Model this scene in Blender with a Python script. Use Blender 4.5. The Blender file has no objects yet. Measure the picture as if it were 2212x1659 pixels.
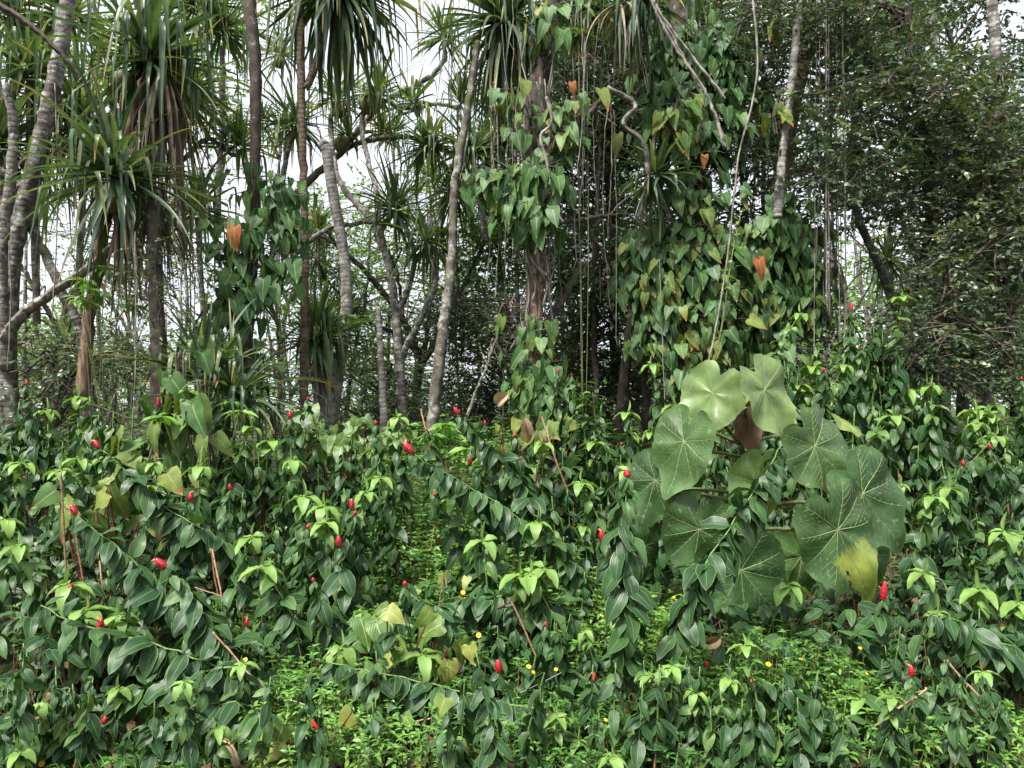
import bpy, math, random
import numpy as np
from mathutils import Vector

# ------------------------------------------------------------------ camera, world, sun
scene = bpy.context.scene
CAM_H, PITCH, LENS = 1.7, math.radians(2.0), 25.7
cam_data = bpy.data.cameras.new("camera")
cam_data.lens = LENS; cam_data.sensor_width = 36.0
cam_data.clip_start = 0.05; cam_data.clip_end = 900.0
cam = bpy.data.objects.new("camera", cam_data)
cam.location = (0, 0, CAM_H); cam.rotation_euler = (math.radians(90) + PITCH, 0, 0)
scene.collection.objects.link(cam)
scene.camera = cam

SUN_EL, SUN_AZ = math.radians(58), math.radians(215)
world = bpy.data.worlds.new("World"); scene.world = world; world.use_nodes = True
wn, wl = world.node_tree.nodes, world.node_tree.links
bg = wn['Background']
sky = wn.new('ShaderNodeTexSky'); sky.sky_type = 'NISHITA'; sky.sun_disc = False
sky.sun_elevation = SUN_EL; sky.sun_rotation = SUN_AZ; sky.dust_density = 4.0; sky.air_density = 1.0
tcw = wn.new('ShaderNodeTexCoord')
nzw = wn.new('ShaderNodeTexNoise'); nzw.inputs['Scale'].default_value = 2.2; nzw.inputs['Detail'].default_value = 6
wl.new(tcw.outputs['Generated'], nzw.inputs['Vector'])
rpw = wn.new('ShaderNodeValToRGB')
rpw.color_ramp.elements[0].position = 0.32; rpw.color_ramp.elements[0].color = (0.86, 0.86, 0.86, 1)
rpw.color_ramp.elements[1].position = 0.62; rpw.color_ramp.elements[1].color = (0.97, 0.97, 0.97, 1)
wl.new(nzw.outputs['Fac'], rpw.inputs['Fac'])
mxw = wn.new('ShaderNodeMix'); mxw.data_type = 'RGBA'
mxw.inputs['B'].default_value = (5.0, 5.15, 5.55, 1)          # bright even cloud
wl.new(rpw.outputs['Color'], mxw.inputs['Factor'])
wl.new(sky.outputs['Color'], mxw.inputs['A'])
wl.new(mxw.outputs['Result'], bg.inputs['Color'])
bg.inputs['Strength'].default_value = 0.10

sd = bpy.data.lights.new("sun", 'SUN'); sd.energy = 3.6; sd.angle = math.radians(14); sd.color = (1.0, 0.96, 0.88)
sun = bpy.data.objects.new("sun", sd)
# light comes from behind the camera, upper left
sun_dir = Vector((math.sin(SUN_AZ) * math.cos(SUN_EL), math.cos(SUN_AZ) * math.cos(SUN_EL), math.sin(SUN_EL)))
sun.rotation_euler = sun_dir.to_track_quat('Z', 'Y').to_euler()
scene.collection.objects.link(sun)

scene.view_settings.view_transform = 'Standard'; scene.view_settings.look = 'None'
scene.view_settings.exposure = 1.25; scene.view_settings.gamma = 1.0
cy = scene.cycles
cy.max_bounces = 6; cy.diffuse_bounces = 3; cy.glossy_bounces = 2; cy.transmission_bounces = 4
cy.transparent_max_bounces = 4; cy.caustics_reflective = False; cy.caustics_refractive = False

# ------------------------------------------------------------------ helpers
rng = np.random.default_rng(7)
FPX = LENS / 36.0 * 2212.0
cp, sp = math.cos(PITCH), math.sin(PITCH)
def P(x, y, d):
    """point seen at (x, y) of a 2212 x 1659 picture, d metres in front of the camera"""
    a = (x - 1106.0) / FPX; b = (829.5 - y) / FPX
    dy = cp - b * sp; dz = sp + b * cp
    k = d / dy
    return np.array([a * k, d, CAM_H + dz * k])
def path_px(pts):
    return np.array([P(*p) for p in pts])
def gz(x, y):
    """height of the ground"""
    t = np.clip((np.asarray(y, float) - 3.8) / 6.0, 0, 1)
    r = 0.85 * t * t * (3 - 2 * t)
    r = r + 0.05 * np.sin(1.7 * np.asarray(x, float) + 0.6) * np.cos(1.3 * np.asarray(y, float))
    return r
def unit(v):
    v = np.asarray(v, float)
    return v / np.maximum(np.linalg.norm(v, axis=-1, keepdims=True), 1e-9)
def smooth_path(pts, n):
    pts = np.asarray(pts, float)
    if len(pts) == 2:
        t = np.linspace(0, 1, n)[:, None]
        return pts[0] * (1 - t) + pts[1] * t
    p = np.vstack([2 * pts[0] - pts[1], pts, 2 * pts[-1] - pts[-2]])
    out = []
    m = len(pts) - 1
    for s in np.linspace(0, m, n):
        i = min(int(s), m - 1); t = s - i
        a, b, c, d = p[i], p[i + 1], p[i + 2], p[i + 3]
        out.append(0.5 * ((2 * b) + (c - a) * t + (2 * a - 5 * b + 4 * c - d) * t * t + (3 * b - a - 3 * c + d) * t ** 3))
    return np.array(out)
def frames(dirs, ups):
    y = unit(dirs); z = np.asarray(ups, float)
    z = z - (z * y).sum(-1, keepdims=True) * y
    bad = np.linalg.norm(z, axis=-1) < 1e-4
    if np.any(bad): z[bad] = np.cross(y[bad], [0.3, 0.9, 0.1])
    z = unit(z); x = np.cross(y, z)
    return np.stack([x, y, z], axis=-1)        # columns
def rndv(n, s=1.0):
    return rng.normal(0, s, (n, 3))

class Tpl:
    def __init__(self, v, faces, uv):
        self.v = np.array(v, float); self.uv = np.array(uv, float)
        self.loops = np.array([i for f in faces for i in f], np.int32)
        self.sizes = np.array([len(f) for f in faces], np.int32)

class G:
    def __init__(self): self.V = []; self.L = []; self.S = []; self.U = []; self.R = []; self.T = []; self.n = 0
    def raw(self, v, loops, sizes, uv, rnd=0.5, tone=0.0):
        v = np.asarray(v, float).reshape(-1, 3); k = len(v)
        self.V.append(v); self.L.append(np.asarray(loops, np.int64) + self.n); self.S.append(np.asarray(sizes))
        self.U.append(np.asarray(uv, float).reshape(-1, 2))
        self.R.append(np.broadcast_to(rnd, (k,)).astype(float)); self.T.append(np.broadcast_to(tone, (k,)).astype(float))
        self.n += k
    def inst(self, tpl, M, O, scale, rnd=None, tone=0.0):
        n = len(O); k = len(tpl.v)
        if n == 0: return
        scale = np.asarray(scale, float)
        if scale.ndim == 0: scale = np.full((n, 3), float(scale))
        elif scale.ndim == 1 and len(scale) == n: scale = np.repeat(scale[:, None], 3, 1)
        lv = tpl.v[None] * scale[:, None, :]
        w = np.einsum('nij,nkj->nki', M, lv) + np.asarray(O)[:, None, :]
        off = (np.arange(n) * k)[:, None]
        L = (tpl.loops[None] + off).ravel()
        if rnd is None: rnd = rng.random(n)
        tone = np.broadcast_to(tone, (n,))
        self.raw(w, L, np.tile(tpl.sizes, n), np.tile(tpl.uv, (n, 1)), np.repeat(rnd, k), np.repeat(tone, k))
    def tube(self, pts, radii, sides=8, rough=0.0, rnd=0.5, tone=0.0, cap=True, flut=0):
        pts = np.asarray(pts, float); k = len(pts)
        radii = np.broadcast_to(np.asarray(radii, float), (k,))
        t = unit(np.gradient(pts, axis=0))
        ref = np.array([0.0, 0, 1]) if abs(t[0][2]) < 0.9 else np.array([1.0, 0, 0])
        a = unit(np.cross(t[0], ref)); A = [a]
        for i in range(1, k):
            a = A[-1] - t[i] * np.dot(A[-1], t[i]); A.append(unit(a))
        A = np.array(A); B = np.cross(t, A)
        ang = np.linspace(0, 2 * math.pi, sides + 1)          # seam doubled for the UV
        r = radii[:, None] * np.ones((k, sides + 1))
        if rough:
            nz = rng.normal(0, rough, (k, sides)); r[:, :sides] *= 1 + nz
        if flut: r *= 1 + 0.12 * np.sin(flut * ang)[None]
        r[:, sides] = r[:, 0]
        v = pts[:, None] + r[..., None] * (np.cos(ang)[None, :, None] * A[:, None] + np.sin(ang)[None, :, None] * B[:, None])
        ln = np.concatenate([[0], np.cumsum(np.linalg.norm(np.diff(pts, axis=0), axis=1))])
        uv = np.stack([np.broadcast_to(ang / (2 * math.pi), (k, sides + 1)), np.broadcast_to(ln[:, None], (k, sides + 1))], -1)
        i, j = np.meshgrid(np.arange(k - 1), np.arange(sides), indexing='ij')
        b = i * (sides + 1) + j
        q = np.stack([b, b + 1, b + sides + 2, b + sides + 1], -1).reshape(-1)
        sizes = np.full((k - 1) * sides, 4)
        if cap:
            q = np.concatenate([q, np.arange(sides)[::-1], (k - 1) * (sides + 1) + np.arange(sides)]); sizes = np.concatenate([sizes, [sides, sides]])
        self.raw(v, q, sizes, uv, rnd, tone)
    def build(self, name, mat, parent=None, smooth=True):
        if not self.V: return None
        V = np.vstack(self.V); L = np.concatenate(self.L).astype(np.int32); S = np.concatenate(self.S).astype(np.int32)
        U = np.vstack(self.U); R = np.concatenate(self.R); T = np.concatenate(self.T)
        base = np.zeros(3); p = parent
        while p is not None: base = base + np.array(p.location); p = p.parent
        V = V - base
        me = bpy.data.meshes.new(name)
        me.vertices.add(len(V)); me.vertices.foreach_set('co', V.astype(np.float32).ravel())
        me.loops.add(len(L)); me.loops.foreach_set('vertex_index', L)
        me.polygons.add(len(S))
        st = np.concatenate([[0], np.cumsum(S)[:-1]]).astype(np.int32)
        me.polygons.foreach_set('loop_start', st); me.polygons.foreach_set('loop_total', S)
        me.polygons.foreach_set('use_smooth', np.full(len(S), bool(smooth)))
        uvl = me.uv_layers.new(name='UVMap'); uvl.data.foreach_set('uv', U[L].astype(np.float32).ravel())
        at = me.attributes.new('rnd', 'FLOAT', 'POINT'); at.data.foreach_set('value', R.astype(np.float32))
        at = me.attributes.new('tone', 'FLOAT', 'POINT'); at.data.foreach_set('value', T.astype(np.float32))
        me.materials.append(mat)
        me.update(calc_edges=True)
        o = bpy.data.objects.new(name, me); scene.collection.objects.link(o)
        if parent is not None: o.parent = parent
        return o

def tag(o, label=None, cat=None, group=None, kind=None):
    if label: o['label'] = label
    if cat: o['category'] = cat
    if group: o['group'] = group
    if kind: o['kind'] = kind
    return o
def thing(name, loc, label, cat, group=None):
    o = bpy.data.objects.new(name, None); o.empty_display_size = 0.1
    o.location = [float(c) for c in loc]; scene.collection.objects.link(o)
    return tag(o, label, cat, group)
def copy_tree(o, parent=None):
    c = o.copy(); scene.collection.objects.link(c); c.parent = parent
    for ch in o.children: copy_tree(ch, c)
    return c

# ------------------------------------------------------------------ materials
def new_mat(name):
    m = bpy.data.materials.new(name); m.use_nodes = True
    nt = m.node_tree; nt.nodes.clear()
    return m, nt.nodes, nt.links
def ramp(nodes, cols, pos=None, interp='LINEAR'):
    r = nodes.new('ShaderNodeValToRGB'); e = r.color_ramp.elements; r.color_ramp.interpolation = interp
    pos = pos or [i / (len(cols) - 1) for i in range(len(cols))]
    while len(e) < len(cols): e.new(0.5)
    for i, (c, p) in enumerate(zip(cols, pos)): e[i].position = p; e[i].color = (*c, 1)
    return r
def math_node(N, L, op, a, b=None, clamp=False):
    m = N.new('ShaderNodeMath'); m.operation = op; m.use_clamp = clamp
    for i, s in enumerate((a, b)):
        if s is None: continue
        if isinstance(s, (int, float)): m.inputs[i].default_value = s
        else: L.new(s, m.inputs[i])
    return m.outputs[0]
def mixc(N, L, fac, a, b, mode='MIX'):
    m = N.new('ShaderNodeMix'); m.data_type = 'RGBA'; m.blend_type = mode
    for key, s in (('Factor', fac), ('A', a), ('B', b)):
        if isinstance(s, (int, float)): m.inputs[key].default_value = s
        elif isinstance(s, tuple): m.inputs[key].default_value = (*s, 1)
        else: L.new(s, m.inputs[key])
    return m.outputs['Result']

def leaf_mat(name, cols, young=(0.14, 0.30, 0.05), rough=0.38, trans=0.25, rib=(0.2, 0.3, 0.1), rib_w=0.03,
             lateral=14.0, skew=1.2, lat_amt=0.25, edge=None, tip=None, straight=False, spec=0.5, spots=None, bump=0.35, back=None):
    m, N, L = new_mat(name)
    out = N.new('ShaderNodeOutputMaterial')
    ar = N.new('ShaderNodeAttribute'); ar.attribute_name = 'rnd'
    at = N.new('ShaderNodeAttribute'); at.attribute_name = 'tone'
    col = ramp(N, cols); L.new(ar.outputs['Fac'], col.inputs['Fac'])
    c = mixc(N, L, at.outputs['Fac'], col.outputs['Color'], young)
    tc = N.new('ShaderNodeTexCoord'); sep = N.new('ShaderNodeSeparateXYZ'); L.new(tc.outputs['UV'], sep.inputs[0])
    nz = N.new('ShaderNodeTexNoise'); nz.inputs['Scale'].default_value = 9.0; nz.inputs['Detail'].default_value = 4
    L.new(tc.outputs['Object'], nz.inputs['Vector'])
    nr = ramp(N, [(0.55,) * 3, (1.35,) * 3], [0.3, 0.7]); L.new(nz.outputs['Fac'], nr.inputs['Fac'])
    c = mixc(N, L, 0.8, c, nr.outputs['Color'], 'MULTIPLY')
    ux = math_node(N, L, 'ABSOLUTE', math_node(N, L, 'SUBTRACT', sep.outputs['X'], 0.5))
    if straight:
        ph = math_node(N, L, 'MULTIPLY', sep.outputs['X'], lateral)
    else:
        ph = math_node(N, L, 'SUBTRACT', math_node(N, L, 'MULTIPLY', sep.outputs['Y'], lateral), math_node(N, L, 'MULTIPLY', ux, lateral * skew))
    wv = math_node(N, L, 'SINE', math_node(N, L, 'MULTIPLY', ph, 6.2832))
    lat = math_node(N, L, 'MULTIPLY', math_node(N, L, 'POWER', math_node(N, L, 'MAXIMUM', wv, 0.0), 6.0), lat_amt)
    c = mixc(N, L, lat, c, rib)
    ribm = math_node(N, L, 'LESS_THAN', ux, rib_w)
    c = mixc(N, L, math_node(N, L, 'MULTIPLY', ribm, 0.75), c, rib)
    if edge:
        em = math_node(N, L, 'MULTIPLY', math_node(N, L, 'GREATER_THAN', ux, 0.455), 0.7)
        c = mixc(N, L, em, c, edge)
    if tip:
        tm = math_node(N, L, 'MULTIPLY', math_node(N, L, 'SUBTRACT', math_node(N, L, 'ADD', sep.outputs['Y'], math_node(N, L, 'MULTIPLY', ar.outputs['Fac'], 0.45)), 1.08), 4.0, True)
        c = mixc(N, L, tm, c, tip)
    if spots:
        vn = N.new('ShaderNodeTexNoise'); vn.inputs['Scale'].default_value = 26; vn.inputs['Detail'].default_value = 5
        L.new(tc.outputs['Object'], vn.inputs['Vector'])
        sr = ramp(N, [(0,) * 3, (1,) * 3], [0.62, 0.68]); L.new(vn.outputs['Fac'], sr.inputs['Fac'])
        c = mixc(N, L, math_node(N, L, 'MULTIPLY', sr.outputs['Color'], 0.6), c, spots)
    if back:
        ge = N.new('ShaderNodeNewGeometry')
        c = mixc(N, L, math_node(N, L, 'MULTIPLY', ge.outputs['Backfacing'], 0.7), c, back)
    pb = N.new('ShaderNodeBsdfPrincipled'); L.new(c, pb.inputs['Base Color'])
    rr = math_node(N, L, 'ADD', math_node(N, L, 'MULTIPLY', nz.outputs['Fac'], 0.25), rough - 0.12); L.new(rr, pb.inputs['Roughness'])
    pb.inputs['Specular IOR Level'].default_value = spec
    bp = N.new('ShaderNodeBump'); bp.inputs['Strength'].default_value = bump; bp.inputs['Distance'].default_value = 0.004
    L.new(math_node(N, L, 'ADD', math_node(N, L, 'MULTIPLY', wv, 0.18 if lat_amt > 0 else 0.0), math_node(N, L, 'MULTIPLY', nz.outputs['Fac'], 2.0)), bp.inputs['Height']); L.new(bp.outputs['Normal'], pb.inputs['Normal'])
    tl = N.new('ShaderNodeBsdfTranslucent')
    tcol = mixc(N, L, 1.0, c, (1.5, 1.6, 0.6), 'MULTIPLY'); L.new(tcol, tl.inputs['Color'])
    ms = N.new('ShaderNodeMixShader'); ms.inputs[0].default_value = trans
    L.new(pb.outputs[0], ms.inputs[1]); L.new(tl.outputs[0], ms.inputs[2]); L.new(ms.outputs[0], out.inputs['Surface'])
    return m

def bark_mat(name, base, dark, lichen, lichen_amt=0.5, rings=0.0, ring_dark=0.5, moss=None, moss_amt=0.0, scale=6.0, fibres=False):
    m, N, L = new_mat(name)
    out = N.new('ShaderNodeOutputMaterial'); tc = N.new('ShaderNodeTexCoord')
    mp = N.new('ShaderNodeMapping'); mp.inputs['Scale'].default_value = (1, 1, 0.22 if fibres else 0.8)
    L.new(tc.outputs['Object'], mp.inputs['Vector'])
    n1 = N.new('ShaderNodeTexNoise'); n1.inputs['Scale'].default_value = scale * (4 if fibres else 2); n1.inputs['Detail'].default_value = 7; L.new(mp.outputs[0], n1.inputs['Vector'])
    r1 = ramp(N, [dark, base], [0.36, 0.62]); L.new(n1.outputs['Fac'], r1.inputs['Fac'])
    c = r1.outputs['Color']; hgt = n1.outputs['Fac']
    if lichen_amt > 0:
        n2 = N.new('ShaderNodeTexNoise'); n2.inputs['Scale'].default_value = scale * 1.6; n2.inputs['Detail'].default_value = 8; n2.inputs['Roughness'].default_value = 0.72
        L.new(tc.outputs['Object'], n2.inputs['Vector'])
        e = 0.66 - 0.26 * lichen_amt
        r2 = ramp(N, [(0,) * 3, (1,) * 3], [e, e + 0.06]); L.new(n2.outputs['Fac'], r2.inputs['Fac'])
        c = mixc(N, L, r2.outputs['Color'], c, lichen)
    if moss:
        n3 = N.new('ShaderNodeTexNoise'); n3.inputs['Scale'].default_value = scale * 0.7; n3.inputs['Detail'].default_value = 6; L.new(tc.outputs['Object'], n3.inputs['Vector'])
        e = 0.66 - 0.26 * moss_amt
        r3 = ramp(N, [(0,) * 3, (1,) * 3], [e, e + 0.1]); L.new(n3.outputs['Fac'], r3.inputs['Fac'])
        c = mixc(N, L, r3.outputs['Color'], c, moss)
    if rings:
        sep = N.new('ShaderNodeSeparateXYZ'); L.new(tc.outputs['UV'], sep.inputs[0])
        v = math_node(N, L, 'ADD', math_node(N, L, 'MULTIPLY', sep.outputs['Y'], rings), math_node(N, L, 'MULTIPLY', n1.outputs['Fac'], 0.8))
        s = math_node(N, L, 'POWER', math_node(N, L, 'ABSOLUTE', math_node(N, L, 'SINE', math_node(N, L, 'MULTIPLY', v, math.pi))), 0.5)
        rr = ramp(N, [(ring_dark,) * 3, (1.0,) * 3], [0.15, 0.5]); L.new(s, rr.inputs['Fac'])
        c = mixc(N, L, 1.0, c, rr.outputs['Color'], 'MULTIPLY')
        hgt = math_node(N, L, 'ADD', hgt, s)
    pb = N.new('ShaderNodeBsdfPrincipled'); L.new(c, pb.inputs['Base Color']); pb.inputs['Roughness'].default_value = 0.85
    bp = N.new('ShaderNodeBump'); bp.inputs['Strength'].default_value = 0.7; bp.inputs['Distance'].default_value = 0.007
    L.new(hgt, bp.inputs['Height']); L.new(bp.outputs['Normal'], pb.inputs['Normal'])
    L.new(pb.outputs[0], out.inputs['Surface'])
    return m

GREEN = [(0.019, 0.054, 0.020), (0.031, 0.082, 0.028), (0.058, 0.125, 0.036), (0.12, 0.20, 0.055)]
M = {}
M['ginger'] = leaf_mat('ginger_leaf', GREEN, young=(0.20, 0.34, 0.08), rough=0.42, trans=0.2, spec=0.36, rib=(0.13, 0.25, 0.08), rib_w=0.022, lateral=9, skew=0.0, lat_amt=0.05, bump=0.2, straight=True, edge=(0.14, 0.24, 0.06))
M['heart'] = leaf_mat('heart_leaf', [(0.035, 0.095, 0.030), (0.06, 0.14, 0.04), (0.10, 0.19, 0.05), (0.21, 0.25, 0.05)], young=(0.34, 0.095, 0.03), rough=0.5, trans=0.2, spec=0.35, rib=(0.24, 0.34, 0.14), rib_w=0.03, lateral=7, skew=1.2, lat_amt=0.16, tip=(0.30, 0.12, 0.04))
M['arum'] = leaf_mat('arum_leaf', [(0.06, 0.14, 0.03), (0.11, 0.21, 0.04), (0.19, 0.28, 0.055), (0.30, 0.31, 0.07)], young=(0.5, 0.28, 0.14), rough=0.45, trans=0.3, rib=(0.36, 0.42, 0.18), rib_w=0.03, lateral=7, skew=1.2, lat_amt=0.18)
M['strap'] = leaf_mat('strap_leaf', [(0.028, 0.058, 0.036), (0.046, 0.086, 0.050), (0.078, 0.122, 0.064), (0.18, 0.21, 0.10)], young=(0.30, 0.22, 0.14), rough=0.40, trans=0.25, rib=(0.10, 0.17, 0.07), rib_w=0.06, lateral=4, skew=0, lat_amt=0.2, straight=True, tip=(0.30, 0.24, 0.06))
M['strap_far'] = leaf_mat('strap_leaf_sunlit', [(0.042, 0.088, 0.042), (0.070, 0.130, 0.056), (0.11, 0.17, 0.068), (0.22, 0.24, 0.10)], young=(0.30, 0.22, 0.14), rough=0.42, trans=0.28, rib=(0.14, 0.2, 0.08), rib_w=0.06, lateral=4, skew=0, lat_amt=0.2, straight=True, tip=(0.30, 0.24, 0.09))  # lighter copy of strap_leaf, sunlight put into its colour
M['dead'] = leaf_mat('dead_strap', [(0.075, 0.052, 0.040), (0.14, 0.105, 0.082), (0.22, 0.175, 0.135), (0.32, 0.27, 0.21)], rough=0.8, trans=0.12, rib=(0.12, 0.08, 0.05), lateral=5, straight=True, lat_amt=0.4, spec=0.2)
M['small'] = leaf_mat('small_leaf', [(0.036, 0.070, 0.042), (0.062, 0.105, 0.058), (0.105, 0.155, 0.078), (0.20, 0.25, 0.09)], young=(0.35, 0.09, 0.05), rough=0.27, trans=0.15, rib=(0.1, 0.16, 0.06), lat_amt=0.0, bump=0.15)
M['bright'] = leaf_mat('bright_leaf', [(0.06, 0.13, 0.035), (0.10, 0.20, 0.045), (0.15, 0.27, 0.05), (0.26, 0.34, 0.08)], young=(0.42, 0.12, 0.05), rough=0.45, trans=0.38, rib=(0.14, 0.2, 0.07), lat_amt=0.0, bump=0.15)
M['herb'] = leaf_mat('herb_leaf', [(0.05, 0.13, 0.03), (0.08, 0.20, 0.04), (0.14, 0.30, 0.055), (0.24, 0.40, 0.09)], young=(0.42, 0.40, 0.08), rough=0.4, trans=0.28, rib=(0.16, 0.3, 0.08), lat_amt=0.0, bump=0.2)
M['giant'] = leaf_mat('giant_leaf', [(0.032, 0.085, 0.030), (0.062, 0.13, 0.040), (0.12, 0.20, 0.06), (0.21, 0.30, 0.11)], young=(0.34, 0.38, 0.05), rough=0.42, trans=0.18, rib=(0.3, 0.35, 0.1), rib_w=0.0, lat_amt=0.0, edge=None, spots=(0.20, 0.25, 0.12), back=(0.28, 0.22, 0.12), bump=0.7)
M['giant_brown'] = leaf_mat('giant_leaf_underside', [(0.16, 0.10, 0.07), (0.20, 0.135, 0.09)], young=(0.30, 0.26, 0.06), rough=0.7, trans=0.10, rib=(0.3, 0.2, 0.12), rib_w=0.0, lat_amt=0.0, spec=0.2)
M['dry'] = leaf_mat('dry_leaf', [(0.20, 0.12, 0.07), (0.34, 0.24, 0.15), (0.46, 0.34, 0.24), (0.5, 0.25, 0.08)], rough=0.75, trans=0.15, rib=(0.25, 0.16, 0.1), spec=0.25)
M['litter'] = leaf_mat('litter_leaf', [(0.05, 0.03, 0.02), (0.11, 0.07, 0.045), (0.20, 0.13, 0.08), (0.28, 0.2, 0.12)], rough=0.8, trans=0.05, rib=(0.16, 0.1, 0.06), spec=0.2)
M['bark_dark'] = bark_mat('bark_dark', (0.075, 0.055, 0.042), (0.022, 0.017, 0.014), (0.20, 0.22, 0.18), 0.25, moss=(0.05, 0.075, 0.02), moss_amt=0.3)
M['bark_lichen'] = bark_mat('bark_lichen', (0.20, 0.18, 0.16), (0.06, 0.05, 0.045), (0.38, 0.40, 0.37), 0.5, rings=15, ring_dark=0.8)
M['bark_ring'] = bark_mat('bark_ringed', (0.36, 0.34, 0.31), (0.14, 0.125, 0.11), (0.48, 0.48, 0.46), 0.3, rings=16, ring_dark=0.68)
M['bark_brown'] = bark_mat('bark_brown', (0.16, 0.11, 0.075), (0.05, 0.035, 0.025), (0.25, 0.25, 0.2), 0.15, rings=16, ring_dark=0.55, moss=(0.08, 0.09, 0.03), moss_amt=0.3)
M['bark_peel'] = bark_mat('bark_peeling', (0.25, 0.165, 0.11), (0.07, 0.04, 0.028), (0.36, 0.3, 0.22), 0.2, fibres=True)
M['bark_grey'] = bark_mat('bark_grey', (0.17, 0.15, 0.12), (0.06, 0.05, 0.04), (0.33, 0.34, 0.31), 0.5, moss=(0.09, 0.10, 0.035), moss_amt=0.35)
M['bark_pale_haze'] = bark_mat('bark_pale_haze', (0.42, 0.42, 0.41), (0.13, 0.11, 0.10), (0.62, 0.62, 0.62), 0.5)  # pale tone stands in for haze over the distant stems
M['root'] = bark_mat('root_bark', (0.34, 0.31, 0.27), (0.10, 0.085, 0.07), (0.33, 0.32, 0.3), 0.3)
M['twig'] = bark_mat('twig_bark', (0.12, 0.09, 0.07), (0.04, 0.03, 0.025), (0.2, 0.2, 0.17), 0.3)
M['bark_red'] = bark_mat('bark_red', (0.26, 0.13, 0.075), (0.12, 0.06, 0.04), (0.3, 0.25, 0.2), 0.15)

def stem_mat():
    m, N, L = new_mat('cane')
    out = N.new('ShaderNodeOutputMaterial')
    at = N.new('ShaderNodeAttribute'); at.attribute_name = 'tone'
    tc = N.new('ShaderNodeTexCoord'); sep = N.new('ShaderNodeSeparateXYZ'); L.new(tc.outputs['UV'], sep.inputs[0])
    r = ramp(N, [(0.25, 0.13, 0.075), (0.30, 0.22, 0.11), (0.13, 0.17, 0.05), (0.13, 0.21, 0.055)], [0, 0.35, 0.6, 1]); L.new(at.outputs['Fac'], r.inputs['Fac'])
    s = math_node(N, L, 'SINE', math_node(N, L, 'MULTIPLY', sep.outputs['Y'], 6.2832 / 0.075))
    k = ramp(N, [(1,) * 3, (0.45,) * 3], [0.93, 0.99]); L.new(s, k.inputs['Fac'])
    c = mixc(N, L, 1.0, r.outputs['Color'], k.outputs['Color'], 'MULTIPLY')
    nz = N.new('ShaderNodeTexNoise'); nz.inputs['Scale'].default_value = 30; L.new(tc.outputs['Object'], nz.inputs['Vector'])
    c = mixc(N, L, 0.6, c, nz.outputs['Fac'], 'OVERLAY')
    pb = N.new('ShaderNodeBsdfPrincipled'); L.new(c, pb.inputs['Base Color']); pb.inputs['Roughness'].default_value = 0.5
    L.new(pb.outputs[0], out.inputs['Surface']); return m
M['cane'] = stem_mat()
def plain(name, col, rough=0.5, var=0.35, scale=30, spec=0.5, sss=0.0):
    m, N, L = new_mat(name)
    out = N.new('ShaderNodeOutputMaterial'); tc = N.new('ShaderNodeTexCoord')
    nz = N.new('ShaderNodeTexNoise'); nz.inputs['Scale'].default_value = scale; nz.inputs['Detail'].default_value = 5; L.new(tc.outputs['Object'], nz.inputs['Vector'])
    lo = tuple(x * (1 - var) for x in col); hi = tuple(min(1, x * (1 + var)) for x in col)
    r = ramp(N, [lo, hi], [0.35, 0.65]); L.new(nz.outputs['Fac'], r.inputs['Fac'])
    pb = N.new('ShaderNodeBsdfPrincipled'); L.new(r.outputs['Color'], pb.inputs['Base Color']); pb.inputs['Roughness'].default_value = rough
    pb.inputs['Specular IOR Level'].default_value = spec
    L.new(pb.outputs[0], out.inputs['Surface']); return m
M['cone'] = plain('red_bract', (0.42, 0.014, 0.03), 0.3, 0.3, 60)
M['cone_old'] = plain('old_bract', (0.12, 0.035, 0.025), 0.6, 0.4, 60)
M['flower'] = plain('orange_flower', (0.8, 0.16, 0.06), 0.4, 0.15)
M['petal'] = plain('yellow_petal', (0.85, 0.60, 0.03), 0.5, 0.15)
M['disc'] = plain('flower_disc', (0.5, 0.25, 0.02), 0.7, 0.3, 200)
M['vein'] = plain('leaf_vein', (0.25, 0.32, 0.13), 0.5, 0.12)
M['vein_brown'] = plain('brown_vein', (0.34, 0.25, 0.15), 0.6, 0.12)
M['petiole_red'] = plain('red_petiole', (0.16, 0.03, 0.03), 0.45, 0.3)
M['petiole'] = plain('green_petiole', (0.14, 0.15, 0.06), 0.45, 0.3)
M['fruit'] = plain('knobby_fruit', (0.12, 0.13, 0.045), 0.6, 0.4, 25)
def soil():
    m, N, L = new_mat('soil')
    out = N.new('ShaderNodeOutputMaterial'); tc = N.new('ShaderNodeTexCoord')
    n1 = N.new('ShaderNodeTexNoise'); n1.inputs['Scale'].default_value = 7; n1.inputs['Detail'].default_value = 10; L.new(tc.outputs['Object'], n1.inputs['Vector'])
    r = ramp(N, [(0.018, 0.013, 0.009), (0.036, 0.026, 0.016), (0.06, 0.042, 0.028)], [0.3, 0.5, 0.7]); L.new(n1.outputs['Fac'], r.inputs['Fac'])
    n2 = N.new('ShaderNodeTexNoise'); n2.inputs['Scale'].default_value = 1.2; L.new(tc.outputs['Object'], n2.inputs['Vector'])
    r2 = ramp(N, [(0,) * 3, (1,) * 3], [0.5, 0.6]); L.new(n2.outputs['Fac'], r2.inputs['Fac'])
    c = mixc(N, L, math_node(N, L, 'MULTIPLY', r2.outputs['Color'], 0.6), r.outputs['Color'], (0.03, 0.045, 0.015))
    pb = N.new('ShaderNodeBsdfPrincipled'); L.new(c, pb.inputs['Base Color']); pb.inputs['Roughness'].default_value = 0.95
    bp = N.new('ShaderNodeBump'); bp.inputs['Distance'].default_value = 0.05; L.new(n1.outputs['Fac'], bp.inputs['Height']); L.new(bp.outputs['Normal'], pb.inputs['Normal'])
    L.new(pb.outputs[0], out.inputs['Surface']); return m
M['soil'] = soil()

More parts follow.
